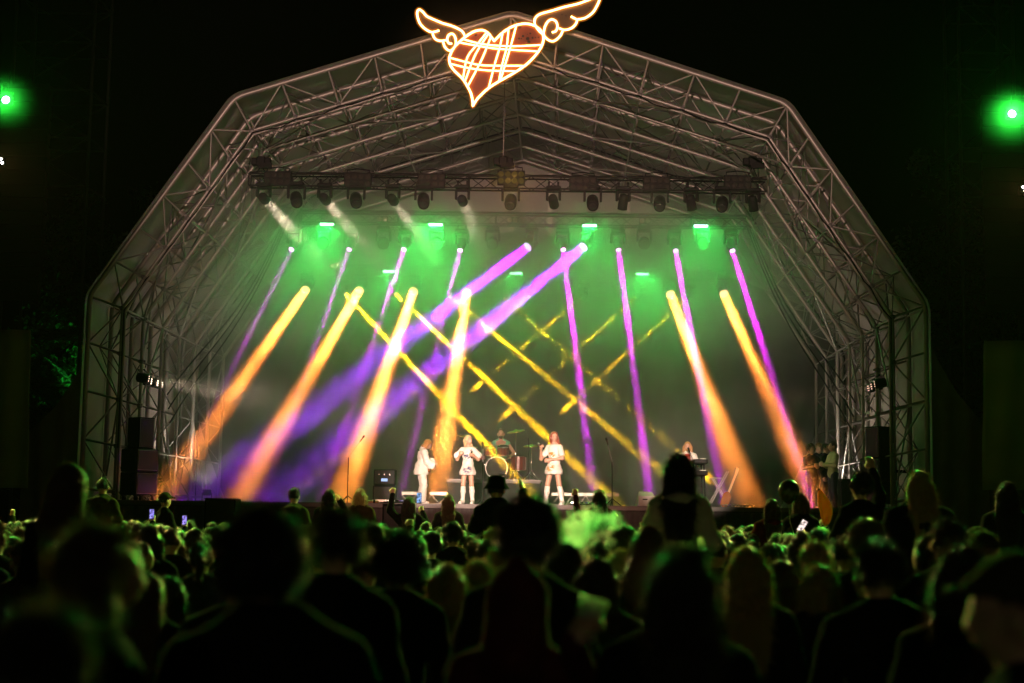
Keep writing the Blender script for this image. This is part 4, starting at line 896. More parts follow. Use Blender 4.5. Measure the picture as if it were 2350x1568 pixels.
JEAN = mat('jeans', (.03, .035, .05), .9, 0, .3, 20)
SHOE = mat('shoe', (.03, .03, .03), .6)
EYE = mat('eye', (.03, .02, .015), .2)
PROTO = {}
def proto(key, style='short', res=.02, pose=None, top='jacket', fz=1300, fl=.05, extra=None, w=1.0):
    """meshes of one kind of concertgoer: body, jacket, trousers, hair"""
    if key in PROTO: return PROTO[key]
    G = figure(face=res < .018, w=w, **(pose or {})); M = []
    V, F = field(allp(G), res); M.append(['body', np_mesh('body', V, F, SKIN)])
    jp = infl(G['torso'] + G['armsU'], .022) + infl(G['armsL'], .02)
    wrs = list(G['wr'].values())
    if top == 'hood':
        h = G['h']; jp += [('e', h((0, -.02, 1.65)), (.115, .125, .135), None), ('c', h((0, -.05, 1.72)), h((0, -.09, 1.77)), .08, .045), ('c', h((0, -.05, 1.6)), (0, -.06, 1.44), .11, .13)]
    if top == 'puffer': jp = infl(G['torso'], .036) + infl(G['armsU'], .034) + infl(G['armsL'], .03) + [('c', G['u']((-.05, -.02, 1.46)), G['u']((.05, -.02, 1.46)), .085, .085)]
    if top == 'hoodie': jp += [('e', G['u']((0, -.1, 1.43)), (.13, .075, .06), None)]
    seated = 'knR' in (pose or {}).get('legs', {}) and (pose['legs']['knR'][1] > .2)
    cuts = [] if seated else [lambda X, Y, Z: .82 - Z + 0 * X + 0 * Y]
    if top == 'hood': cuts.append(lambda X, Y, Z: np.minimum(np.minimum(Y - .05 + 0 * X, 1.74 - Z), Z - 1.5) + 0 * X)
    V, F = field(jp, res, cuts, .009, 24); M.append(['jacket', np_mesh('jacket', V, F, CLO[0])])
    V, F = field(infl(G['legsU'] + G['legsL'], .014) + infl(G['torso'][:1], .006), res, [lambda X, Y, Z: Z - 1.0 + 0 * X + 0 * Y] ); M.append(['trousers', np_mesh('trousers', V, F, JEAN)])
    V, F = field(infl(G['feet'], .01), res); M.append(['shoes', np_mesh('shoes', V, F, SHOE)])
    hs = style
    if style in ('cap', 'bucket'): hs = 'short'
    if top != 'hood':
        V, F = field(hairp(G, hs), min(res, .016), [facecut(G, style=hs)], .011, 55); M.append(['hair', fuzz_mesh('hair', V, F, HAIRS[0], fz, fl, .0014, 3)])
    h = G['h']
    if style == 'cap':
        b = [('e', h((0, -.005, 1.68)), (.098, .115, .105), G['Hr']), ('c', h((-.05, .11, 1.69)), h((.05, .11, 1.69)), .02, .02), ('c', h((-.045, .16, 1.68)), h((.045, .16, 1.68)), .015, .015)]
        V, F = field(b, .012, [lambda X, Y, Z: h((0, 0, 1.67))[2] - Z + 0 * X + 0 * Y]); M.append(['cap', np_mesh('cap', V, F, CLO[3])])
    if style == 'bucket':
        b = MB().lathe([(.155, 1.645), (.15, 1.65), (.108, 1.71), (.1, 1.775), (.06, 1.80), (.01, 1.805)], 24); V = np.array(b.v); q = bpy.data.meshes.new('bucket_hat'); q.from_pydata(b.v, [], b.f); q.materials.append(CLO[0]); q.polygons.foreach_set('use_smooth', [True] * len(q.polygons)); M.append(['bucket_hat', q])
    PROTO[key] = (M, G); return PROTO[key]
NP = [0]
def put_person(key, loc, rz, s, hair, cloth, label, group='concertgoers in the crowd', sx=None, **pk):
    M, G = proto(key, **pk)
    r = empty('person', loc, rz, label, 'person', group); r.scale = (s * (sx or 1), s * (sx or 1), s); NP[0] += 1
    for nm, me in M:
        o = bpy.data.objects.new(nm, me); link(o, r)
        m = HAIRS[hair] if nm == 'hair' else CLO[cloth] if nm in ('jacket', 'bucket_hat') else None
        if m: o.material_slots[0].link = 'OBJECT'; o.material_slots[0].material = m
    return r
SIT = dict(knR=(.17, .40, .88), knL=(-.17, .40, .88), anR=(.15, .36, .46), anL=(-.15, .36, .46), ftR=(.16, .5, .40), ftL=(-.16, .5, .40))
def W2L(p, loc, rz, s): return np.array(Matrix.Rotation(-rz, 3, 'Z') @ ((Vector(p) - Vector(loc)) / s))
# ---------------- riders on shoulders and the people under them
def rider(x, y, d, hair, cloth, label, key, rz=0, bearer_label=None, **pk):
    p = at(x, y, d); top = 1.78 if pk.get('style') in ('quiff', 'cap') else 1.805 if pk.get('style') == 'bucket' else 1.765
    s = pk.pop('s', .97); off = p.z - top * s; seat = off + .83 * s
    sb = min(1.06, max(.8, seat / 1.45))
    pose = dict(pk.pop('pose', {})); pose['legs'] = SIT
    r = put_person('r_' + key, (p.x, d, off), rz, s, hair, cloth, label, 'people riding on shoulders', pose=pose, **pk)
    bo = Matrix.Rotation(rz, 3, 'Z') @ Vector((0, .17, 0))
    put_person('short', (p.x + bo.x, d + bo.y, 0), rz, sb, RND.randrange(3), RND.randrange(3), bearer_label or ('person underneath, carrying the ' + ' '.join(label.split(',')[0].split()[:10])), 'people carrying riders')
    TAKEN.append((p.x, d)); return r, Vector((p.x, d, off)), s
TAKEN = []
DN = {}
UPR = dict(armR=dict(el=(.30, .12, 1.55), wr=(.27, .2, 1.82), hn=(0, 1, 0), curl=.25), armL=dict(el=(-.26, .05, 1.12), wr=(-.14, .26, 1.05)))
UPL = dict(armL=dict(el=(-.34, .08, 1.52), wr=(-.31, .12, 1.80), hn=(0, 1, 0), curl=.9), armR=dict(el=(.3, .2, 1.28), wr=(.2, .34, 1.5), hn=(0, 1, 0), curl=.5))
FWD = dict(armR=dict(el=(.25, .06, 1.13), wr=(.13, .3, 1.12)), armL=dict(el=(-.25, .06, 1.13), wr=(-.13, .3, 1.12)))
TWO = dict(armR=dict(el=(.32, .2, 1.36), wr=(.26, .34, 1.62), hn=(-1, 0, 0), curl=.3), armL=dict(el=(-.28, .2, 1.2), wr=(-.1, .38, 1.3)))
rider(165, 1062, 8.6, 2, 0, 'long-haired rider dark against the left arch leg, green rim on hair', 'longN', rad(-8), style='long', pose=FWD, res=.016, fz=2600)
rider(237, 1098, 24, 1, 3, 'short-haired rider in olive jacket before the left speaker stack', 'short', rad(5), style='short', pose=FWD, top='hoodie')
rider(380, 1130, 27, 1, 0, 'rider in cap turned right, beside the purple phone screen', 'cap', rad(-50), style='cap', pose=FWD)
rider(676, 1120, 26, 1, 3, 'rider with quiffed hair in khaki jacket before the stage skirt', 'quiff', rad(-3), style='quiff', pose=FWD, top='hoodie')
rider(757, 1122, 25.5, 1, 0, 'rider with long dark hair and hand by the ear', 'longup', rad(-6), style='long', pose=dict(armR=dict(el=(.27, .14, 1.36), wr=(.15, .08, 1.58), hn=(-1, 0, 0)), armL=FWD['armL']))
rider(827, 1121, 26, 3, 6, 'rider with blond hair and brown knitted top', 'blond', rad(4), style='bob', pose=FWD)
_r, _o, _s = rider(940, 1140, 26.5, 0, 0, 'rider with both arms raised, filming with a phone', 'twoup', rad(0), style='long', pose=UPL)
PHONE940 = (at(962, 1143, 26.2))
rider(1030, 1135, 26.5, 2, 1, 'rider with long light brown hair in the middle of the crowd', 'long2', rad(3), style='long', pose=FWD)
rider(1140, 1090, 17.5, 0, 0, 'rider in black bucket hat with one hand raised', 'bucket', rad(-6), style='bucket', pose=TWO, top='puffer')
rider(1376, 1123, 24, 0, 4, 'rider with dark hair and sunglasses on head, finger pointing up', 'point', rad(4), style='long', pose=dict(armL=dict(el=(-.33, .1, 1.35), wr=(-.36, .16, 1.64), hn=(0, 1, 0), curl=.5), armR=dict(el=(.27, .1, 1.15), wr=(.3, .3, 1.3))))
rider(1559, 1040, 10.3, 1, 7, 'long-haired rider in pale jumper, largest figure before the stage', 'longJ', rad(-4), style='long', pose=dict(armR=dict(el=(.24, .03, 1.12), wr=(.14, .3, 1.1)), armL=dict(el=(-.24, .03, 1.12), wr=(-.14, .3, 1.1))), res=.014, fz=3500, fl=.07, top='hoodie', w=.88, s=.9)
rider(1770, 1144, 21, 0, 4, 'rider in maroon hooded top left of the round balloon', 'hooded', rad(6), style='long', pose=FWD, top='hoodie')
rider(1838, 1131, 20, 2, 0, 'brown-haired rider in black jacket under the round balloon', 'bob', rad(-35), style='bob', pose=FWD, top='hoodie')
rider(1974, 1090, 15.5, 1, 0, 'curly-haired rider with right arm raised high', 'arm', rad(20), style='curly', pose=UPR, top='jacket')
rider(2108, 1080, 12.3, 3, 0, 'broad rider with long fair hair before the right arch leg', 'broad', rad(8), style='long', pose=FWD, top='puffer', w=1.2, res=.016, fz=2600)
rider(2310, 1105, 15, 0, 1, 'long-haired rider at the right edge with bright green rim light', 'edge', rad(-12), style='long', pose=FWD, fz=2600)
# ---------------- nearer standing people one can tell apart
def stander(x, y, d, key, hair, cloth, label, rz=0, ht=1.765, sx=None, **pk):
    p = at(x, y, d); s = p.z / ht; sxx = sx or (max(.93, min(1.03, s)) / s)
    TAKEN.append((p.x, d)); return put_person(key, (p.x, d, 0), rz, s, hair, cloth, label, 'people in the nearer crowd', sx=sxx, **pk), p, s
N1 = dict(res=.014, fz=4500, fl=.06)
stander(232, 1200, 4.25, 'nearprofile', 2, 0, 'big blurred person at lower left turned right with a raised hand', rad(-62), style='bob', pose=dict(hyaw=rad(-8), armR=dict(el=(.26, .12, 1.16), wr=(.13, .34, 1.3), hn=(0, 0, 1), curl=.9), armL=dict(el=(-.26, .12, 1.16), wr=(-.12, .36, 1.28), hn=(0, 0, 1), curl=.9)), top='hoodie', **N1)
stander(95, 1385, 3.3, 'nearshort', 0, 8, 'blurred shoulder and head cut by the lower left corner', rad(-30), pose=dict(hyaw=.25, side=.05), style='short', top='jacket', **N1)
stander(637, 1196, 4.3, 'nearbig', 1, 8, 'large blurred person in black left of centre, nearest of all', rad(6), pose=dict(hyaw=-.35, side=-.05, lean=.05), style='curly', top='puffer', w=1.15, **N1)
stander(757, 1170, 6.3, 'nearshort', 0, 8, 'tall dark head with green top light behind the nearest person', rad(0), pose=dict(hyaw=.25, side=.05), style='short', top='jacket', **N1)
stander(532, 1264, 6.8, 'nearears', 2, 8, 'short-haired person with green rim left of the nearest person', rad(4), pose=dict(side=.07, hyaw=-.2), style='short', top='hoodie', **N1)
stander(340, 1312, 8.0, 'longm', 2, 0, 'long-haired person with outlined hair behind the lower left figure', rad(-8), style='long', fz=2600)
stander(390, 1322, 9.0, 'longm', 0, 1, 'long-haired person half behind another at the lower left', rad(5), style='long', fz=2600)
stander(840, 1250, 8.8, 'shortm', 0, 3, 'short-haired head with yellow rim right of the tall dark head', rad(-3), style='short', top='hoodie', fz=2600)
stander(914, 1240, 7.6, 'nearcurly', 1, 8, 'big curly dark head left of the hooded person', rad(3), pose=dict(hyaw=.3), style='curly', **N1)
stander(1030, 1292, 8.6, 'longm', 3, 1, 'fair long-haired person with yellow outlined hair left of the hood', rad(-5), style='long', fz=2600)
stander(1100, 1287, 9.6, 'bobm', 3, 0, 'fair bobbed head just left of the pointed hood', rad(10), style='bob', fz=2600)
CUP = at(1352, 1418, 4.95)
HPp = at(1190, 1258, 5.4); HSs = HPp.z / 1.84; _c = W2L(CUP, (HPp.x, 5.4, 0), rad(-4), HSs * .97); _c[2] = CUP.z / HSs
stander(1190, 1258, 5.4, 'hoodnear', 0, 4, 'person in pointed hood with red and green rims near the centre, holding a cup', rad(-4), ht=1.84, res=.013, top='hood', style='short', pose=dict(armR=dict(el=(.36, -.04, 1.12), wr=_c + np.array((-.07, .0, -.09)), hd=(.5, 0, .85), hn=(.6, .6, -.2), curl=.95)))
stander(1211, 1163, 6.3, 'neartall', 1, 0, 'tall dark curly head right of centre below the bucket hat rider', rad(0), style='curly', pose=dict(hyaw=.1), **N1)
stander(1300, 1246, 8.3, 'longm', 1, 0, 'dark long-haired person below the vapour cloud', rad(3), style='long', fz=2600)
stander(1372, 1278, 7.6, 'longm', 0, 1, 'long-haired person right of the vapour cloud with faint rim', rad(-6), style='long', fz=2600)
stander(1425, 1262, 10.5, 'bobm', 3, 1, 'person with pale headband right of the vapour cloud', rad(6), style='bob', fz=2600)
stander(1540, 1250, 4.9, 'nearlong', 0, 8, 'large blurred long-haired person in front of the pale-jumper rider', rad(5), pose=dict(hyaw=-.25, side=.05), style='long', w=1.05, res=.015, fz=4500, fl=.07)
stander(1716, 1255, 7.6, 'longm', 3, 0, 'fair long-haired person right of the large blurred one', rad(-4), style='long', fz=2600)
stander(1792, 1286, 8.8, 'longm', 2, 0, 'person with green outlined hair beside the fair long-haired one', rad(4), style='long', fz=2600)
stander(1880, 1298, 8.6, 'blondm', 3, 0, 'blond head tilted left of the broad man', rad(14), style='bob', fz=2600)
stander(1985, 1206, 9.6, 'curlym', 2, 0, 'curly-haired head with vivid green rim behind the broad man', rad(8), style='curly', fz=1400)
stander(2030, 1240, 6.6, 'nearman', 1, 8, 'broad man in dark jacket with green-lit neck at right', rad(4), pose=dict(hyaw=.35, side=-.04), style='short', w=1.15, top='jacket', **N1)
stander(2130, 1228, 9.5, 'bobm', 0, 0, 'head in profile with thin green outline right of the broad man', rad(50), style='bob', fz=2600)
stander(2175, 1190, 8.6, 'shortm', 1, 0, 'tall short-haired head near the right edge', rad(-5), style='short', top='hoodie', fz=2600)
stander(2210, 1250, 5.6, 'nearlong2', 0, 0, 'blurred long-haired person at lower right', rad(-8), style='long', pose=dict(hyaw=-.2), res=.015, fz=4500, fl=.07)
stander(2330, 1262, 3.7, 'nearcap', 2, 1, 'blurred person in cap at the right edge with face lit green', rad(70), ht=1.785, style='cap', pose=dict(hyaw=.15, armL=dict(el=(-.24, .14, 1.18), wr=(-.05, .3, 1.28), hn=(0, 0, 1))), res=.015, fz=800)
# ---------------- the packed crowd
GEN = [('g_short', dict(style='short', top='hoodie')), ('g_short2', dict(style='short', top='jacket', w=1.08)), ('g_long', dict(style='long', top='jacket')), ('g_bob', dict(style='bob', top='hoodie')), ('g_curly', dict(style='curly', top='jacket')), ('g_bun', dict(style='bun', top='jacket')), ('g_pony', dict(style='pony', top='jacket')), ('g_cap', dict(style='cap', top='hoodie')), ('g_quiff', dict(style='quiff', top='puffer')), ('g_arm', dict(style='long', top='jacket', pose=dict(UPR))), ('g_turn', dict(style='long', top='hoodie', pose=dict(hyaw=.9, side=.06))), ('g_tilt', dict(style='short', top='jacket', pose=dict(hyaw=-.7, side=-.08)))]
KN = dict(short='short-haired', long='long-haired', bob='bob-haired', curly='curly-haired', bun='top-knotted', pony='ponytailed', cap='cap-wearing', quiff='quiffed')
CN = ['black', 'charcoal', 'navy', 'olive', 'maroon', 'denim-blue', 'brown']
HN = ['dark brown', 'black', 'brown', 'fair', 'auburn']
d = 8.6; row = 0; cnt = 0
while d < 36.5:
    xl, xr = at(-60, 1200, d).x, at(2410, 1200, d).x; x = xl + RND.uniform(0, .9); 
    while x < xr and cnt < 250:
        yy = d + RND.uniform(-.35, .35)
        if all((x - a) ** 2 + (yy - b) ** 2 > .36 ** 2 for a, b in TAKEN) and not (d < 9.5 and RND.random() < .5):
            key, pk = RND.choices(GEN, (5, 4, 5, 3, 3, 1.2, 2, 1.2, 1.5, .5, 2, 2))[0]; s = RND.gauss(.925, .035)
            if pk['style'] in ('long', 'bob', 'pony', 'bun'): s -= .03
            s = max(.83, min(.985, s)); hr = RND.choices(range(5), (5, 4, 3, 1.6, .8))[0]; cl = RND.choices(range(7), (5, 4, 3, 2, 1, 1.2, 1))[0]
            st_ = pk['style']; where = 'stage-front rows' if d > 28 else 'far rows' if d > 20 else 'middle rows' if d > 13 else 'nearer rows'
            pxc = 1292 + FPX * x / d; col = [n for lim, n in ((300, 'by the left arch leg'), (560, 'below the left speaker box'), (800, 'below the left amber beams'), (1020, 'below the guitarist'), (1180, 'below the blond singer'), (1380, 'below the auburn singer'), (1560, 'below the right mic stand'), (1760, 'below the keyboard player'), (1960, 'below the balloon'), (2160, 'by the right arch leg'), (9999, 'at far right')) if pxc < lim][0]
            wr_ = {'g_arm': ', arm raised', 'g_turn': ', facing left', 'g_tilt': ', facing right'}.get(key, '')
            lab = '%s %s person in %s, %s, %s%s' % (KN[st_], HN[hr], CN[cl] + (' hoodie' if pk['top'] == 'hoodie' else ' jacket'), where, col, wr_)
            put_person(key, (x, yy, 0), rad(RND.gauss(0, 22)), s, hr, cl, lab, 'packed crowd: ' + where + ' ' + col, **pk)
            TAKEN.append((x, yy)); cnt += 1
        x += RND.uniform(.85, 1.35) * (.9 if d > 15 else 1.0)
    d += 1.02 + .028 * (d - 8); row += 1
# the rest of the packed crowd, heads too many to build one by one
lowp = [proto('low_' + q, style=q, res=.034, fz=220, fl=.05, top='jacket') for q in ('short', 'long', 'curly', 'bob')]
VV, FF, MI, nv = [], [], [], 0
lowm = []
for M_, G_ in lowp:
    for nm, me in M_:
        if nm not in ('body', 'jacket', 'hair'): continue
        co = np.zeros(len(me.vertices) * 3, np.float32); me.vertices.foreach_get('co', co); lowm.append((lowp.index((M_, G_)), nm, co.reshape(-1, 3), [tuple(p.vertices) for p in me.polygons]))
rg = random.Random(21); d = 11.5; extra = 0
while d < 37.5:
    x = at(-40, 1200, d).x + rg.uniform(0, .6); xr = at(2390, 1200, d).x
    while x < xr:
        yy = d + rg.uniform(-.3, .3)
        if all((x - a) ** 2 + (yy - b) ** 2 > .33 ** 2 for a, b in TAKEN) and rg.random() < .9:
            k = rg.randrange(4); s = rg.gauss(.905, .035); a = rg.gauss(0, .45); ca, sa = math.cos(a) * s, math.sin(a) * s; hm = rg.choices((1, 2, 3, 4), (5, 4, 2, 1))[0]
            for kk, nm, co, fs in lowm:
                if kk != k: continue
                q = np.stack([co[:, 0] * ca - co[:, 1] * sa + x, co[:, 0] * sa + co[:, 1] * ca + yy, co[:, 2] * s], 1); VV.append(q); FF += [tuple(i + nv for i in f_) for f_ in fs]; MI += [0 if nm == 'body' else hm if nm == 'hair' else 5] * len(fs); nv += len(q)
            TAKEN.append((x, yy)); extra += 1
        x += rg.uniform(.55, .95)
    d += .8 + .02 * (d - 10)
me = bpy.data.meshes.new('crowd'); me.from_pydata(np.concatenate(VV).tolist(), [], FF)
for m_ in (SKIN, HAIRS[0], HAIRS[1], HAIRS[2], HAIRS[3], CLO[1]): me.materials.append(m_)
me.polygons.foreach_set('material_index', MI); me.polygons.foreach_set('use_smooth', [True] * len(FF)); me.update()
tag(link(bpy.data.objects.new('crowd', me)), 'the rest of the packed crowd between the nearer people and the stage', 'crowd', None, 'stuff')
print('crowd', cnt, NP[0], extra, len(FF))
# a few raised arms with phones
PH = MB().box((-.037, -.005, -.078), (.037, .005, .078), bev=.004).mesh('phone_body', BLACKP)
def phone(p, rz, tilt, col, s, label, k=1.0):
    r = empty('smartphone', p, 0, label, 'phone', 'phones held up by the crowd'); r.rotation_euler = (0, tilt, rz); r.scale = (k, k, k)
    inst('case', PH, Matrix.Identity(4), r)
    m = bpy.data.materials.new('phone screen'); m.use_nodes = True; t = m.node_tree; t.nodes.remove(t.nodes['Principled BSDF']); e = t.nodes.new('ShaderNodeEmission'); nz = t.nodes.new('ShaderNodeTexNoise'); tc = t.nodes.new('ShaderNodeTexCoord'); nz.inputs['Scale'].default_value = 28
    cr = t.nodes.new('ShaderNodeValToRGB'); cr.color_ramp.elements[0].position = .38; cr.color_ramp.elements[0].color = (*(c * .12 for c in col), 1); cr.color_ramp.elements[1].position = .62; cr.color_ramp.elements[1].color = (*col, 1)
    t.links.new(tc.outputs['Object'], nz.inputs['Vector']); t.links.new(nz.outputs[0], cr.inputs[0]); t.links.new(cr.outputs[0], e.inputs[0]); e.inputs[1].default_value = s; t.links.new(e.outputs[0], t.nodes['Material Output'].inputs[0])
    MB().box((-.034, -.0065, -.072), (.034, -.0055, .072)).build('screen', m, r)
def phone_person(x, y, d, col, s, tilt, label, plabel, hair, k=1.0):
    p = at(x, y, d); sc_ = .93; rz = rad(-3); loc = (p.x - .24 * sc_, d - .26, p.z - 1.86 * sc_)
    if loc[2] > -.02: sc_ = p.z / 1.86; loc = (p.x - .24 * sc_, d - .26, 0)
    else: sc_ = p.z / 1.86; loc = (p.x - .24 * sc_, d - .26, 0)
    put_person('phoneup', loc, 0, sc_, hair, 0, plabel, 'people holding phones up', style='long', pose=dict(armR=dict(el=(.29, .16, 1.45), wr=(.25, .26, 1.72), hn=(0, 1, 0), curl=.5), armL=FWD['armL']))
    phone(p - Vector((0, .04, 0)), 0, tilt, col, s, label, k)
phone_person(350, 1180, 24.5, (.35, .3, 1), 1.3, 0, 'phone with purple screen held up at left below the cap rider', 'person holding up the left purple phone', 0, 1.0)
phone_person(425, 1194, 25.5, (.4, .3, 1), 1.3, 0, 'smaller purple phone screen right of the cap rider', 'person holding up the smaller purple phone', 1)
phone_person(1840, 1207, 19, (1, .8, .75), 1.5, rad(32), 'tilted bright phone screen below the round balloon', 'person holding up the tilted bright phone', 2, 1.0)
phone(PHONE940, 0, 0, (.3, .5, .9), 1.2, 'phone with blue screen held by the arms-raised rider', 1.15)
p = at(940, 1186, 19); s_ = p.z / 1.92; put_person('fistup', (p.x - .27 * s_, 19, 0), 0, s_, 0, 6, 'person raising a clenched fist in front of the filming rider', 'people with raised fists', style='short', pose=dict(armR=dict(el=(.29, .1, 1.5), wr=(.27, .14, 1.78), hn=(0, 1, 0), curl=1.3), armL=FWD['armL']))
# balloon, inflatable, cup
p = at(1810, 1127, 19.8); b = empty('balloon', p, 0, 'round dark balloon above the brown-haired rider', 'balloon'); MB().lathe([(.004, -.175), (.03, -.16), (.09, -.115), (.128, -.04), (.136, .02), (.12, .08), (.08, .12), (.03, .14), (.004, .143)], 24).build('skin', mat('dark balloon', (.035, .03, .02), .2, 0, .2, 4), b, True); MB().tube([(0, 0, -.17), (.02, .02, -.4), (.1, .05, -.62)], .003, 5).build('string', CLO[7], b)
p = at(1893, 1165, 21); b = empty('inflatable_toy', p, 0, 'yellow pointed inflatable held upright right of the balloon', 'inflatable'); b.rotation_euler = (0, rad(-4), 0)
pr = []; v = []; f = []; N = 14
for i in range(N + 1):
    t = i / N; wv = .088 * math.sin(math.pi * min(.97, t * .97 + .02)) ** .7; xo = .045 * math.cos(math.pi * (t - .35)) - .03; z = -.26 + .50 * t
    for k in range(12): a = 2 * math.pi * k / 12; v.append((xo + wv * math.cos(a), .5 * wv * math.sin(a), z))
for i in range(N):
    for k in range(12): q = (k + 1) % 12; f.append((i * 12 + k, i * 12 + q, i * 12 + 12 + q, i * 12 + 12 + k))
MB().add(v, f).build('skin', mat('yellow vinyl', (.6, .24, .01), .35, 0, .1, 5, trans=.45), b, True); MB().lathe([(.022, .225), (.018, .25), (.006, .262)], 10, Matrix.Translation((-.066, 0, 0))).build('tip', BLACKP, b)
s_ = (p.z - .22) / 1.82; put_person('fistup', (p.x - .27 * s_, 20.9, 0), 0, s_, 1, 2, 'person holding up the yellow inflatable', 'people with raised fists', style='short', pose=dict(armR=dict(el=(.29, .1, 1.5), wr=(.27, .14, 1.78), hn=(0, 1, 0), curl=1.3), armL=FWD['armL']))
p = CUP; b = empty('drinking_cup', p, 0, 'pale plastic cup held up, lit green, near the bottom centre', 'cup'); b.rotation_euler = (0, rad(16), 0)
MB().lathe([(.034, -.065), (.036, -.06), (.047, .06), (.05, .063), (.045, .06), (.033, -.055)], 20).build('cup_wall', mat('translucent cup', (.75, .75, .72), .3, 0, trans=.5), b, True); MB().lathe([(.043, .03), (.02, .031)], 20).build('drink', mat('beer', (.5, .3, .05), .1), b)
# ================================================================== performers
RES = .0115
def printed(name, base, ink, centres, seed):
    """white cloth with a flat printed animal-like patch in ink colour"""
    m = bpy.data.materials.new(name); m.use_nodes = True; t = m.node_tree; b = t.nodes['Principled BSDF']; b.inputs['Roughness'].default_value = .5
    tc = t.nodes.new('ShaderNodeTexCoord'); nz = t.nodes.new('ShaderNodeTexNoise'); nz.inputs['Scale'].default_value = 11; nz.inputs['Detail'].default_value = 4; nz.inputs['Distortion'].default_value = 1.2
    t.links.new(tc.outputs['Object'], nz.inputs['Vector']); prev = None
    for c, r in centres:
        vm = t.nodes.new('ShaderNodeVectorMath'); vm.operation = 'DISTANCE'; vm.inputs[1].default_value = c; t.links.new(tc.outputs['Object'], vm.inputs[0])
        mr = t.nodes.new('ShaderNodeMapRange'); mr.inputs[1].default_value = r; mr.inputs[2].default_value = r * .55; t.links.new(vm.outputs['Value'], mr.inputs[0])
        if prev is None: prev = mr.outputs[0]
        else: mx = t.nodes.new('ShaderNodeMath'); mx.operation = 'MAXIMUM'; t.links.new(prev, mx.inputs[0]); t.links.new(mr.outputs[0], mx.inputs[1]); prev = mx.outputs[0]
    th = t.nodes.new('ShaderNodeMapRange'); th.inputs[1].default_value = .44; th.inputs[2].default_value = .54; t.links.new(nz.outputs[0], th.inputs[0])
    mu = t.nodes.new('ShaderNodeMath'); mu.operation = 'MULTIPLY'; t.links.new(prev, mu.inputs[0]); t.links.new(th.outputs[0], mu.inputs[1])
    mx = t.nodes.new('ShaderNodeMix'); mx.data_type = 'RGBA'; mx.inputs[6].default_value = (*base, 1); mx.inputs[7].default_value = (*ink, 1); t.links.new(mu.outputs[0], mx.inputs[0]); t.links.new(mx.outputs[2], b.inputs['Base Color']); return m
WH = (.78, .72, .68)
def add_part(r, nm, P, m, cuts=(), wob=0, wf=30, res=RES):
    V, F = field(P, res, cuts, wob, wf); o = bpy.data.objects.new(nm, np_mesh(nm, V, F, m)); link(o, r); return o
def eyes(r, G):
    for s in (-1, 1):
        c = G['h']((s * .03, .088, 1.637)); MB().lathe([(.003, -.009), (.011, 0), (.003, .009)], 8, Matrix.Translation(c)).build('eye', EYE, r, True)
    c = G['h']((0, .098, 1.562)); MB().lathe([(.002, -.02), (.008, 0), (.002, .02)], 8, Matrix.Translation(c) @ Matrix.Rotation(rad(90), 4, 'Y')).build('mouth', mat('lips', (.4, .1, .09), .4), r, True)
def hair_part(r, P, m, cut, n=500, res=.011, extra=()):
    V, F = field(P, res, [cut] + list(extra), .005, 70); o = bpy.data.objects.new('hair', fuzz_mesh('hair', V, F, m, n, .04, .0015, 5)); link(o, r)
BLOND = mat('pale blond hair', (.72, .52, .28), .4, 0, .2, 60, .3, sheen=.2, stretch=.08); REDH = mat('copper red hair', (.26, .06, .022), .4, 0, .25, 60, .3, sheen=.2, stretch=.08); SANDY = mat('sandy hair', (.42, .22, .08), .4, 0, .25, 60, .3, stretch=.08); DARKH = mat('dark hair', (.03, .02, .014), .45, 0, .2, 50, .3, stretch=.08)
BOOT = mat('white boot leather', (.78, .74, .70), .3, 0, .05, 10)
def boots(r, G):
    for k in range(2):
        low = G['legsL'][2 * k:2 * k + 2]; ft = G['feet'][2 * k:2 * k + 2]; an = np.array(low[1][2]); fo = np.array(ft[1][2])
        P = infl(low, .012) + infl(ft, .012) + [('b', (an + (fo - an) * .75) * np.array((1, 1, 0)) + np.array((0, 0, .022)), (.045, .075, .022)), ('b', an * np.array((1, 1, 0)) + np.array((0, -.035, .03)), (.03, .03, .03))]
        add_part(r, 'boot', P, BOOT, [lambda X, Y, Z: Z - .46 + 0 * X + 0 * Y])
def skirt(w0, w1, z0, z1, cx=0, cy=0): return [('e', (cx, cy, z0), (w0, w0 * .78, .1), None), ('c', (cx, cy, z0 - .02), (cx, cy, z1), w0 * .86, w1)]
def pleat(amp, nn): 
    return lambda X, Y, Z: -1 + 0 * X + 0 * Y + 0 * Z
def performer(x, ytop, Y, rz, hgt, label, scale=None, zb=DECK):
    p = at(x, ytop, Y); s = (p.z - zb) / hgt; r = empty('person', (p.x, Y, zb), rz, label, 'person', 'performers on stage'); r.scale = (s, s, s); r.matrix_basis = Matrix.LocRotScale(r.location, r.rotation_euler, r.scale); return r, s
def world(r, q): return r.matrix_basis @ Vector(q)
# --- blonde singer: faces the crowd, head turned towards picture right
r, s = performer(1075, 998, 39.75, rad(180 - 12), 1.765, 'blond singer in short white printed dress and white knee boots, centre stage')
G = figure(armR=dict(el=(.27, .03, 1.14), wr=(.17, .17, 1.24), hn=(-.6, .2, .6), curl=.9), armL=dict(el=(-.28, .05, 1.14), wr=(-.2, .19, 1.22), hn=(.6, .2, .6), curl=1.0), legs=dict(knR=(.105, .03, .5), anR=(.12, 0, .12), knL=(-.11, .02, .5), anL=(-.13, -.01, .12), ftR=(.15, .14, .05), ftL=(-.16, .14, .05)), hyaw=rad(58), w=.88)
add_part(r, 'body', allp(G), SKIN); eyes(r, G); boots(r, G)
DB = printed('dress with blue printed cat', WH, (.09, .10, .2), [((0, .13, 1.22), .13), ((-.03, .17, .88), .14)], 1)
P = infl(G['torso'], .016) + skirt(.15, .215, 1.04, .82) + [('c', a[1], np.array(a[1]) * .35 + np.array(a[2]) * .65 + np.array((.05 * q, 0, .02)), .07, .085) for a, q in zip(G['armsU'], (1, -1))]
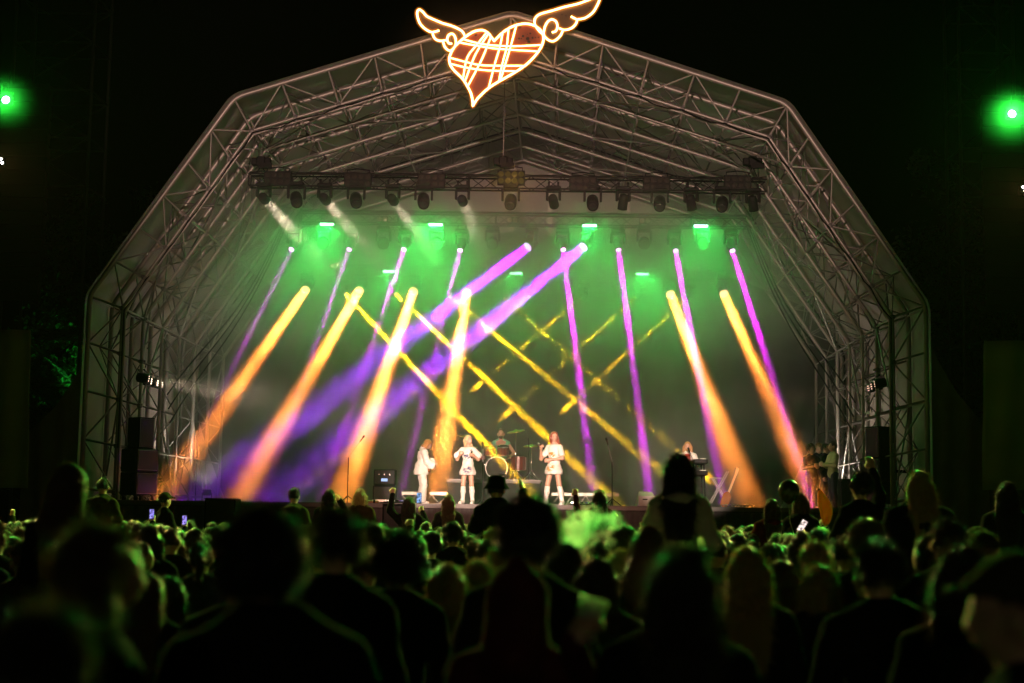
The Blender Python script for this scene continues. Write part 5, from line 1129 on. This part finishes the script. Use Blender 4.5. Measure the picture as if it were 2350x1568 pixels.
add_part(r, 'dress', P, DB, [lambda X, Y, Z: .74 - Z + 0 * X + 0 * Y, lambda X, Y, Z: Z - 1.45 + 0 * X + 0 * Y], .008, 34)
add_part(r, 'belt', [('e', (0, 0, 1.05), (.155, .122, .022), None)], WHITEC)
hair_part(r, hairp(G, 'long'), BLOND, facecut(G, style='long'), 500, extra=[lambda X, Y, Z: 1.26 - Z + 0 * X + 0 * Y])
MICG = mat('silver microphone', (.5, .48, .46), .3, .8)
def hand_mic(p, d, label):
    r = empty('hand_microphone', p, 0, label, 'microphone', 'hand microphones'); d = Vector(d).normalized(); M = d.to_track_quat('Z', 'Y').to_matrix().to_4x4()
    MB().lathe([(.012, -.13), (.016, .04)], 12, M).build('handle', BLACKM, r, True); MB().lathe([(.016, .04), (.026, .06), (.027, .085), (.015, .105)], 12, M).build('grille', MICG, r, True)
hand_mic(world(r, G['wr'][-1] + np.array((.04, .07, .06))), (0, -.5, 1), 'microphone gripped at the chest of the blond singer')
# --- dark red-haired singer, facing picture left, microphone raised
r, s = performer(1272, 990, 39.95, rad(180 - 38 + 8), 1.765, 'auburn-haired singer in white dress with gold print and white boots, holding microphone')
r.rotation_euler = (0, 0, rad(180 - 30)); r.matrix_basis = Matrix.LocRotScale(r.location, r.rotation_euler, r.scale)
G = figure(armR=dict(el=(.26, .16, 1.1), wr=(.16, .34, 1.33), hn=(-1, .2, .2), curl=1.0), armL=dict(el=(-.27, .06, 1.12), wr=(-.02, .2, 1.08), hn=(0, -1, 0), curl=.5), legs=dict(knR=(.15, .03, .5), anR=(.2, .02, .12), ftR=(.24, .16, .05), knL=(-.15, .0, .5), anL=(-.21, -.03, .12), ftL=(-.27, .1, .05)), hyaw=rad(-42) * -1, w=.9)
add_part(r, 'body', allp(G), SKIN); eyes(r, G); boots(r, G)
DG = printed('dress with gold printed cat', WH, (.5, .24, .04), [((0, .14, 1.2), .12), ((.0, .18, .9), .13)], 2)
P = infl(G['torso'], .016) + skirt(.155, .22, 1.04, .82) + [('c', a[1], np.array(a[1]) * .4 + np.array(a[2]) * .6, .066, .075) for a in G['armsU']]
add_part(r, 'dress', P, DG, [lambda X, Y, Z: .74 - Z + 0 * X + 0 * Y, lambda X, Y, Z: Z - 1.45 + 0 * X + 0 * Y], .008, 34)
add_part(r, 'belt', [('e', (0, 0, 1.05), (.158, .125, .022), None)], WHITEC)
hair_part(r, hairp(G, 'long'), REDH, facecut(G, style='long'), 500, extra=[lambda X, Y, Z: 1.3 - Z + 0 * X + 0 * Y])
hand_mic(world(r, G['wr'][1] + np.array((-.02, .05, .08))), (-.4, -.25, .35), 'microphone raised by the auburn-haired singer')
# --- guitarist in white kimono jacket, side-on, head bowed
r, s = performer(968, 1008, 40.3, rad(-70), 1.72, 'guitarist in white wide-sleeved jacket and flared trousers, head bowed')
G = figure(armR=dict(el=(.28, .08, 1.12), wr=(.16, .27, 1.0), hn=(-.5, -.6, 0), curl=.9), armL=dict(el=(-.3, .2, 1.16), wr=(-.36, .42, 1.12), hn=(.3, -.8, 0), curl=1.0), legs=dict(knR=(.12, .06, .5), anR=(.16, -.02, .09), knL=(-.12, .08, .5), anL=(-.16, .06, .09)), hpitch=rad(32), lean=rad(6), w=.98)
add_part(r, 'body', allp(G), SKIN); eyes(r, G)
P = infl(G['torso'], .03) + [('c', (0, 0, 1.0), (0, 0, .84), .17, .2)]
for a, l in zip(G['armsU'], G['armsL']): P += [('c', a[1], a[2], .085, .09), ('c', l[1], np.array(l[1]) * .35 + np.array(l[2]) * .65, .09, .125)]
add_part(r, 'jacket', P, printed('white kimono with teal trim', WH, (.10, .28, .24), [((.2, .22, .92), .1), ((.26, -.02, 1.2), .06)], 3), [lambda X, Y, Z: .78 - Z + 0 * X + 0 * Y], .01, 30)
P = [('c', a[1], a[2], .1, .085) for a in G['legsU']] + [('c', G['legsL'][2 * i][1], np.array(G['legsL'][2 * i + 1][2]), .085, .13) for i in range(2)]
add_part(r, 'trousers', P, mat('white satin', WH), [lambda X, Y, Z: .05 - Z + 0 * X + 0 * Y], .008, 30)
add_part(r, 'shoes', infl(G['feet'], .014), BOOT)
hair_part(r, hairp(G, 'bob'), SANDY, facecut(G, style='bob'), 500)
g_ = empty('guitar', world(r, (-.0, .24, .98)), 0, 'brown electric guitar hung at the waist of the guitarist in white', 'guitar'); u = (Matrix.Rotation(rad(-70), 3, 'Z') @ Vector((-.75, .30, .28))).normalized()
fw = Matrix.Rotation(rad(-70), 3, 'Z') @ Vector((0, 1, 0)); zx = u; yx = -(fw - u * fw.dot(u)).normalized(); xx = yx.cross(zx)
guitar_parts(g_, Matrix((xx, yx, zx)).transposed().to_4x4(), GUIT)
MB().tube([Vector((0, 0, 0)) + Vector(world(r, q)) - g_.location for q in ((.12, .2, .95), (.16, .1, 1.3), (.0, -.1, 1.44), (-.16, .02, 1.38), (-.2, .22, 1.1))], .015, 6).build('strap', BLACKM, g_)
# --- keyboard player
r, s = performer(1578, 1013, 42.9, rad(180 - 10), 1.77, 'bearded keyboard player with long sandy hair, red shirt and white jacket')
G = figure(armR=dict(el=(.27, .08, 1.14), wr=(.12, .34, 1.08), hn=(0, 0, -1), curl=.5), armL=dict(el=(-.27, .08, 1.14), wr=(-.16, .36, 1.06), hn=(0, 0, -1), curl=.5))
add_part(r, 'body', allp(G), SKIN); eyes(r, G)
add_part(r, 'jacket', infl(G['torso'] + G['armsU'], .028) + infl(G['armsL'], .024), WHITEC, [lambda X, Y, Z: .85 - Z + 0 * X + 0 * Y, lambda X, Y, Z: np.minimum(Y - .06, .085 - np.abs(X)) + 0 * Z], .008, 30)
RED = mat('red satin', (.5, .03, .02), .4, 0, .15, 10, .2)
add_part(r, 'shirt', infl(G['torso'], .016), RED, [lambda X, Y, Z: .9 - Z + 0 * X + 0 * Y, lambda X, Y, Z: Z - 1.43 + 0 * X + 0 * Y])
P = [('c', a[1], a[2], .1, .08) for a in G['legsU']] + [('c', G['legsL'][2 * i][1], np.array(G['legsL'][2 * i + 1][2]), .08, .12) for i in range(2)] + infl(G['torso'][:1], .012)
add_part(r, 'trousers', P, RED, [lambda X, Y, Z: .05 - Z + 0 * X + 0 * Y, lambda X, Y, Z: Z - .98 + 0 * X + 0 * Y], .006, 30); add_part(r, 'shoes', infl(G['feet'], .014), BOOT)
hair_part(r, hairp(G, 'bob') + [('c', G['h']((-.09, -.02, 1.6)), G['u']((-.12, -.02, 1.42)), .035, .03), ('c', G['h']((.09, -.02, 1.6)), G['u']((.12, -.02, 1.42)), .035, .03)], SANDY, facecut(G, style='bob'), 500)
add_part(r, 'beard', [('e', G['h']((0, .062, 1.55)), (.052, .052, .05), G['Hr'])], SANDY, [lambda X, Y, Z: Z - 1.572 + 0 * X + 0 * Y])
mic_stand((1590, 1150), 42.2, (1596, 1062), (1585, 1043), 'boom microphone stand reaching to the keyboard player')
# --- drummer
r, s = performer(1150, 983, 46.95, rad(180), 1.31, 'bearded drummer in green satin waistcoat seated behind the drum kit', zb=RZ)
SITD = dict(knR=(.24, .42, .52), knL=(-.24, .42, .52), anR=(.22, .46, .10), anL=(-.22, .44, .10), ftR=(.24, .64, .04), ftL=(-.24, .62, .04))
G = figure(armR=dict(el=(.32, .12, 1.16), wr=(.2, .38, 1.12), hn=(0, 0, -1), curl=1.1), armL=dict(el=(-.34, .1, 1.14), wr=(-.24, .36, 1.06), hn=(0, 0, -1), curl=1.1), legs={k: np.array(v) + np.array((0, 0, .42)) for k, v in SITD.items()})
o = add_part(r, 'body', allp(G), SKIN); kidz = [o]
GREEN = mat('green satin', (.12, .5, .3), .35, 0, .1, 9, .2)
kidz.append(add_part(r, 'waistcoat', infl(G['torso'], .022), GREEN, [lambda X, Y, Z: .92 - Z + 0 * X + 0 * Y, lambda X, Y, Z: np.minimum(Y - .03, .12 * (Z - 1.1) / .3 - np.abs(X))])); kidz.append(add_part(r, 'trousers', infl(G['legsU'] + G['legsL'], .016) + infl(G['torso'][:1], .01), CLO[0], [lambda X, Y, Z: Z - 1.0 + 0 * X + 0 * Y]))
hair_part(r, hairp(G, 'short'), DARKH, facecut(G, style='short'), 300); add_part(r, 'beard', [('e', G['h']((0, .062, 1.55)), (.054, .054, .052), G['Hr'])], DARKH, [lambda X, Y, Z: Z - 1.575 + 0 * X + 0 * Y])
for c in list(bpy.data.objects):
    if c.parent == r: c.location.z -= .455
for sd in (1, -1):
    w_ = Vector(G['wr'][sd]) - Vector((0, 0, .455)) + Vector((0, .08, 0)); a = r.matrix_basis @ w_; b_ = r.matrix_basis @ (w_ + Vector((-sd * .1, .32, .12 if sd < 0 else .2)))
    MB().tube([(0, 0, 0), b_ - a], .009, 6).build('drumstick', NECK, None, False, 'wooden drumstick in the %s hand of the drummer' % ('right' if sd > 0 else 'left'), 'drumstick', 'drumsticks').location = a
# --- people waiting at the right side of the stage
def sider(x, y, Y, rz, key, hair, cloth, label, **pk):
    p = at(x, y, Y); s = (p.z - DECK) / 1.765; return put_person(key, (p.x, Y, DECK), rz, s, hair, cloth, label, 'people at the side of the stage', **pk)
CLO.append(mat('lime shirt cloth', (.45, .48, .22), .8, 0, .1, 14, .2)); LIME = len(CLO) - 1
HOLD = dict(armR=dict(el=(.26, .06, 1.14), wr=(.08, .26, 1.18), hn=(-1, 0, .3)), armL=dict(el=(-.26, .06, 1.14), wr=(-.06, .28, 1.16), hn=(1, 0, .3)))
sider(1911, 1013, 44.2, rad(105), 's_lime', 0, LIME, 'man in pale lime shirt holding a cup at the right stage side', style='short', pose=HOLD, res=.014)
sider(1862, 1021, 44.6, rad(200), 's_curly', 2, 5, 'curly-haired person in denim jacket at the right stage side', style='curly', pose=HOLD, res=.014)
sider(1895, 1018, 45.4, rad(230), 's_back', 0, 1, 'person half hidden behind the man in the lime shirt', style='short', res=.014)
sider(1879, 1017, 46.6, rad(190), 's_back', 3, 2, 'fair-haired person behind the curly-haired one at stage side', style='short', res=.014)
p = at(2100, 1020, 43.2); put_person('s_desk', (p.x, 43.2, p.z - 1.765), rad(150), 1, 1, 0, 'crew member at a desk on the right wing platform', 'people at the side of the stage', style='short', pose=HOLD, res=.014)
r = empty('crew_platform', (p.x - .2, 43, 0), 0, 'small crew platform with desk inside the right arch legs', 'platform'); h0 = p.z - 1.765
MB().box((-.9, -.9, h0 - .08), (.9, .9, h0), bev=.01).build('top', WOODD, r)
for x, y in ((-.8, -.8), (.8, -.8), (.8, .8), (-.8, .8)): bar('leg', (x, y, 0), (x, y, h0 - .08), .04, r)
MB().box((-.75, -.75, h0 + .95), (.5, -.3, h0 + 1.02)).build('desk', BLACKP, r)
for x in (-.7, .45): bar('leg', (x, -.5, h0), (x, -.5, h0 + .95), .025, r)
for x, y, Y, w, lb in ((1945, 1100, 45.5, .5, 'stack of black flight cases behind the man in the lime shirt'), (1975, 1120, 43.2, .4, 'low flight case at the right edge of the stage')):
    q = at(x, y, Y); r = empty('flight_case', (q.x, Y, DECK), 0, lb, 'flight case', 'flight cases'); hh = max(.4, q.z - DECK)
    MB().box((-w / 2, -.3, .1), (w / 2, .3, hh), bev=.02).build('case', BLACKP, r)
    for sx in (-1, 1):
        for sy in (-1, 1):
            MB().lathe([(.05, -.02), (.05, .02)], 10, Matrix.Translation((sx * w * .38, sy * .24, .05)) @ Matrix.Rotation(rad(90), 4, 'Y')).build('castor', BLACKM, r)
            MB().box((sx * w / 2 - .03, sy * .3 - .03, hh - .06), (sx * w / 2 + .03, sy * .3 + .03, hh + .004)).build('corner', CHROME, r)
# ================================================================== smoke and air
def volume(name, dens, col=(.92, .92, .92), ani=.25, node=None):
    m = bpy.data.materials.new(name); m.use_nodes = True; t = m.node_tree; t.nodes.remove(t.nodes['Principled BSDF']); v = t.nodes.new('ShaderNodeVolumePrincipled')
    v.inputs['Color'].default_value = (*col, 1); v.inputs['Density'].default_value = dens; v.inputs['Anisotropy'].default_value = ani
    t.links.new(v.outputs[0], t.nodes['Material Output'].inputs['Volume'])
    if node: node(t, v)
    return m
def smoke_nodes(t, v):
    L = t.links.new; tc = t.nodes.new('ShaderNodeTexCoord')
    mp = t.nodes.new('ShaderNodeMapping'); mp.inputs['Scale'].default_value = (1, .8, 1.25); L(tc.outputs['Object'], mp.inputs[0])
    nz = t.nodes.new('ShaderNodeTexNoise'); nz.inputs['Scale'].default_value = .62; nz.inputs['Detail'].default_value = 2.8; nz.inputs['Roughness'].default_value = .5; nz.inputs['Distortion'].default_value = .6; L(mp.outputs[0], nz.inputs['Vector'])
    mr = t.nodes.new('ShaderNodeMapRange'); mr.interpolation_type = 'SMOOTHSTEP'; mr.inputs[1].default_value = .34; mr.inputs[2].default_value = .74; mr.inputs[3].default_value = .046; mr.inputs[4].default_value = .125; L(nz.outputs[0], mr.inputs[0])
    sp = t.nodes.new('ShaderNodeSeparateXYZ'); L(tc.outputs['Object'], sp.inputs[0])
    def rng(o, a, b, lo=0., hi=1.):
        q = t.nodes.new('ShaderNodeMapRange'); q.interpolation_type = 'SMOOTHSTEP'; q.inputs[1].default_value = a; q.inputs[2].default_value = b; q.inputs[3].default_value = lo; q.inputs[4].default_value = hi; L(o, q.inputs[0]); return q.outputs[0]
    def mul(a, b): q = t.nodes.new('ShaderNodeMath'); q.operation = 'MULTIPLY'; L(a, q.inputs[0]); L(b, q.inputs[1]); return q.outputs[0]
    # smoke lies thick over the middle and back of the stage, thin under the ridge, at the wings and at the lip
    d = mul(mr.outputs[0], rng(sp.outputs['Y'], 40.0, 43.5, .22, 1)); d = mul(d, rng(sp.outputs['Z'], 10.0, 11.3, 1, .10)); d = mul(d, rng(sp.outputs['Z'], 6.0, 9.2, .4, 2.4))
    d = mul(d, rng(sp.outputs['X'], SX - 10.6, SX - 7.2, .4, 1)); d = mul(d, rng(sp.outputs['X'], SX + 3.0, SX + 9.5, 1, .25)); L(d, v.inputs['Density'])
pr = profile(HWi - .05, ZAi - .1, XBi - .1, ZBi - .15, ZPi - .2, .2, DECK + .02); k = len(pr)
v = [(SX + q.x, 39.35, q.y) for q in pr] + [(SX + q.x, 52.0, q.y) for q in pr]
sm_ = MB().add(v, [tuple(range(k - 1, -1, -1)), tuple(range(k, 2 * k))] + [(i, (i + 1) % k, (i + 1) % k + k, i + k) for i in range(k)]).build('stage_smoke', volume('stage smoke', .05, node=smoke_nodes), kind='stuff')
tag(sm_, 'drifting stage smoke that shows the light beams', 'smoke')
def puff_nodes(t, v):
    L = t.links.new; tc = t.nodes.new('ShaderNodeTexCoord'); nz = t.nodes.new('ShaderNodeTexNoise'); nz.inputs['Scale'].default_value = 9; nz.inputs['Detail'].default_value = 5; nz.inputs['Distortion'].default_value = .8; L(tc.outputs['Object'], nz.inputs['Vector'])
    ln = t.nodes.new('ShaderNodeVectorMath'); ln.operation = 'LENGTH'; mp = t.nodes.new('ShaderNodeMapping'); mp.inputs['Scale'].default_value = (4.6, 6.5, 6.2); L(tc.outputs['Object'], mp.inputs[0]); L(mp.outputs[0], ln.inputs[0])
    s = t.nodes.new('ShaderNodeMath'); s.operation = 'MULTIPLY_ADD'; s.inputs[1].default_value = 3.4; L(nz.outputs[0], s.inputs[0]); s.inputs[2].default_value = -1.0
    q = t.nodes.new('ShaderNodeMath'); q.operation = 'SUBTRACT'; L(s.outputs[0], q.inputs[0]); L(ln.outputs['Value'], q.inputs[1])
    r = t.nodes.new('ShaderNodeMapRange'); r.inputs[1].default_value = 0; r.inputs[2].default_value = .8; r.inputs[3].default_value = 0; r.inputs[4].default_value = 15; L(q.outputs[0], r.inputs[0]); L(r.outputs[0], v.inputs['Density'])
pc = at(1335, 1212, 8.9)
pf = MB().lathe([(.02, -.2), (.14, -.16), (.24, -.05), (.26, .04), (.18, .15), (.02, .19)], 16).build('vapour_cloud', volume('vapour', 6, ani=.7, node=puff_nodes), None, True, kind='stuff'); pf.location = pc; pf.matrix_basis = Matrix.Translation(pc)
def add_halo(name, c, R, dens, label):  # local scattering ball added only to give a lamp its halo
    def nd(t, v):
        L = t.links.new; tc = t.nodes.new('ShaderNodeTexCoord'); mp = t.nodes.new('ShaderNodeMapping'); mp.inputs['Scale'].default_value = tuple(1 / q for q in R); L(tc.outputs['Object'], mp.inputs[0])
        ln = t.nodes.new('ShaderNodeVectorMath'); ln.operation = 'LENGTH'; L(mp.outputs[0], ln.inputs[0]); r = t.nodes.new('ShaderNodeMapRange'); r.interpolation_type = 'SMOOTHSTEP'; r.inputs[1].default_value = .98; r.inputs[2].default_value = .1; r.inputs[3].default_value = 0; r.inputs[4].default_value = dens; L(ln.outputs['Value'], r.inputs[0]); L(r.outputs[0], v.inputs['Density'])
    pr_ = [(max(.01, math.cos(a)), math.sin(a)) for a in [(-90 + 15 * i) * math.pi / 180 for i in range(13)]]; b = MB().lathe(pr_, 20); b.v = [(x * R[0], y * R[1], z * R[2]) for x, y, z in b.v]
    o = b.build(name, volume(label, dens, ani=.35, node=nd), kind='stuff'); o.location = c; o['label'] = label; o['category'] = 'smoke'
add_halo('halo_volume', HO + Vector((.35, .25, .2)), (3.6, .9, 2.4), .10, 'smoke volume added to give the neon heart a halo')
add_halo('halo_volume', at(14, 230, 36.9), (1.0, .9, 1.0), .003, 'smoke volume added to give the left green floodlight a halo')
add_halo('halo_volume', at(2322, 262, 36.9), (1.2, .9, 1.2), .003, 'smoke volume added to give the right green floodlight a halo')
MB().box((-135, -32, -1), (135, 305, 18.5)).build('haze', volume('thin night haze', .00004, ani=.0), kind='stuff')
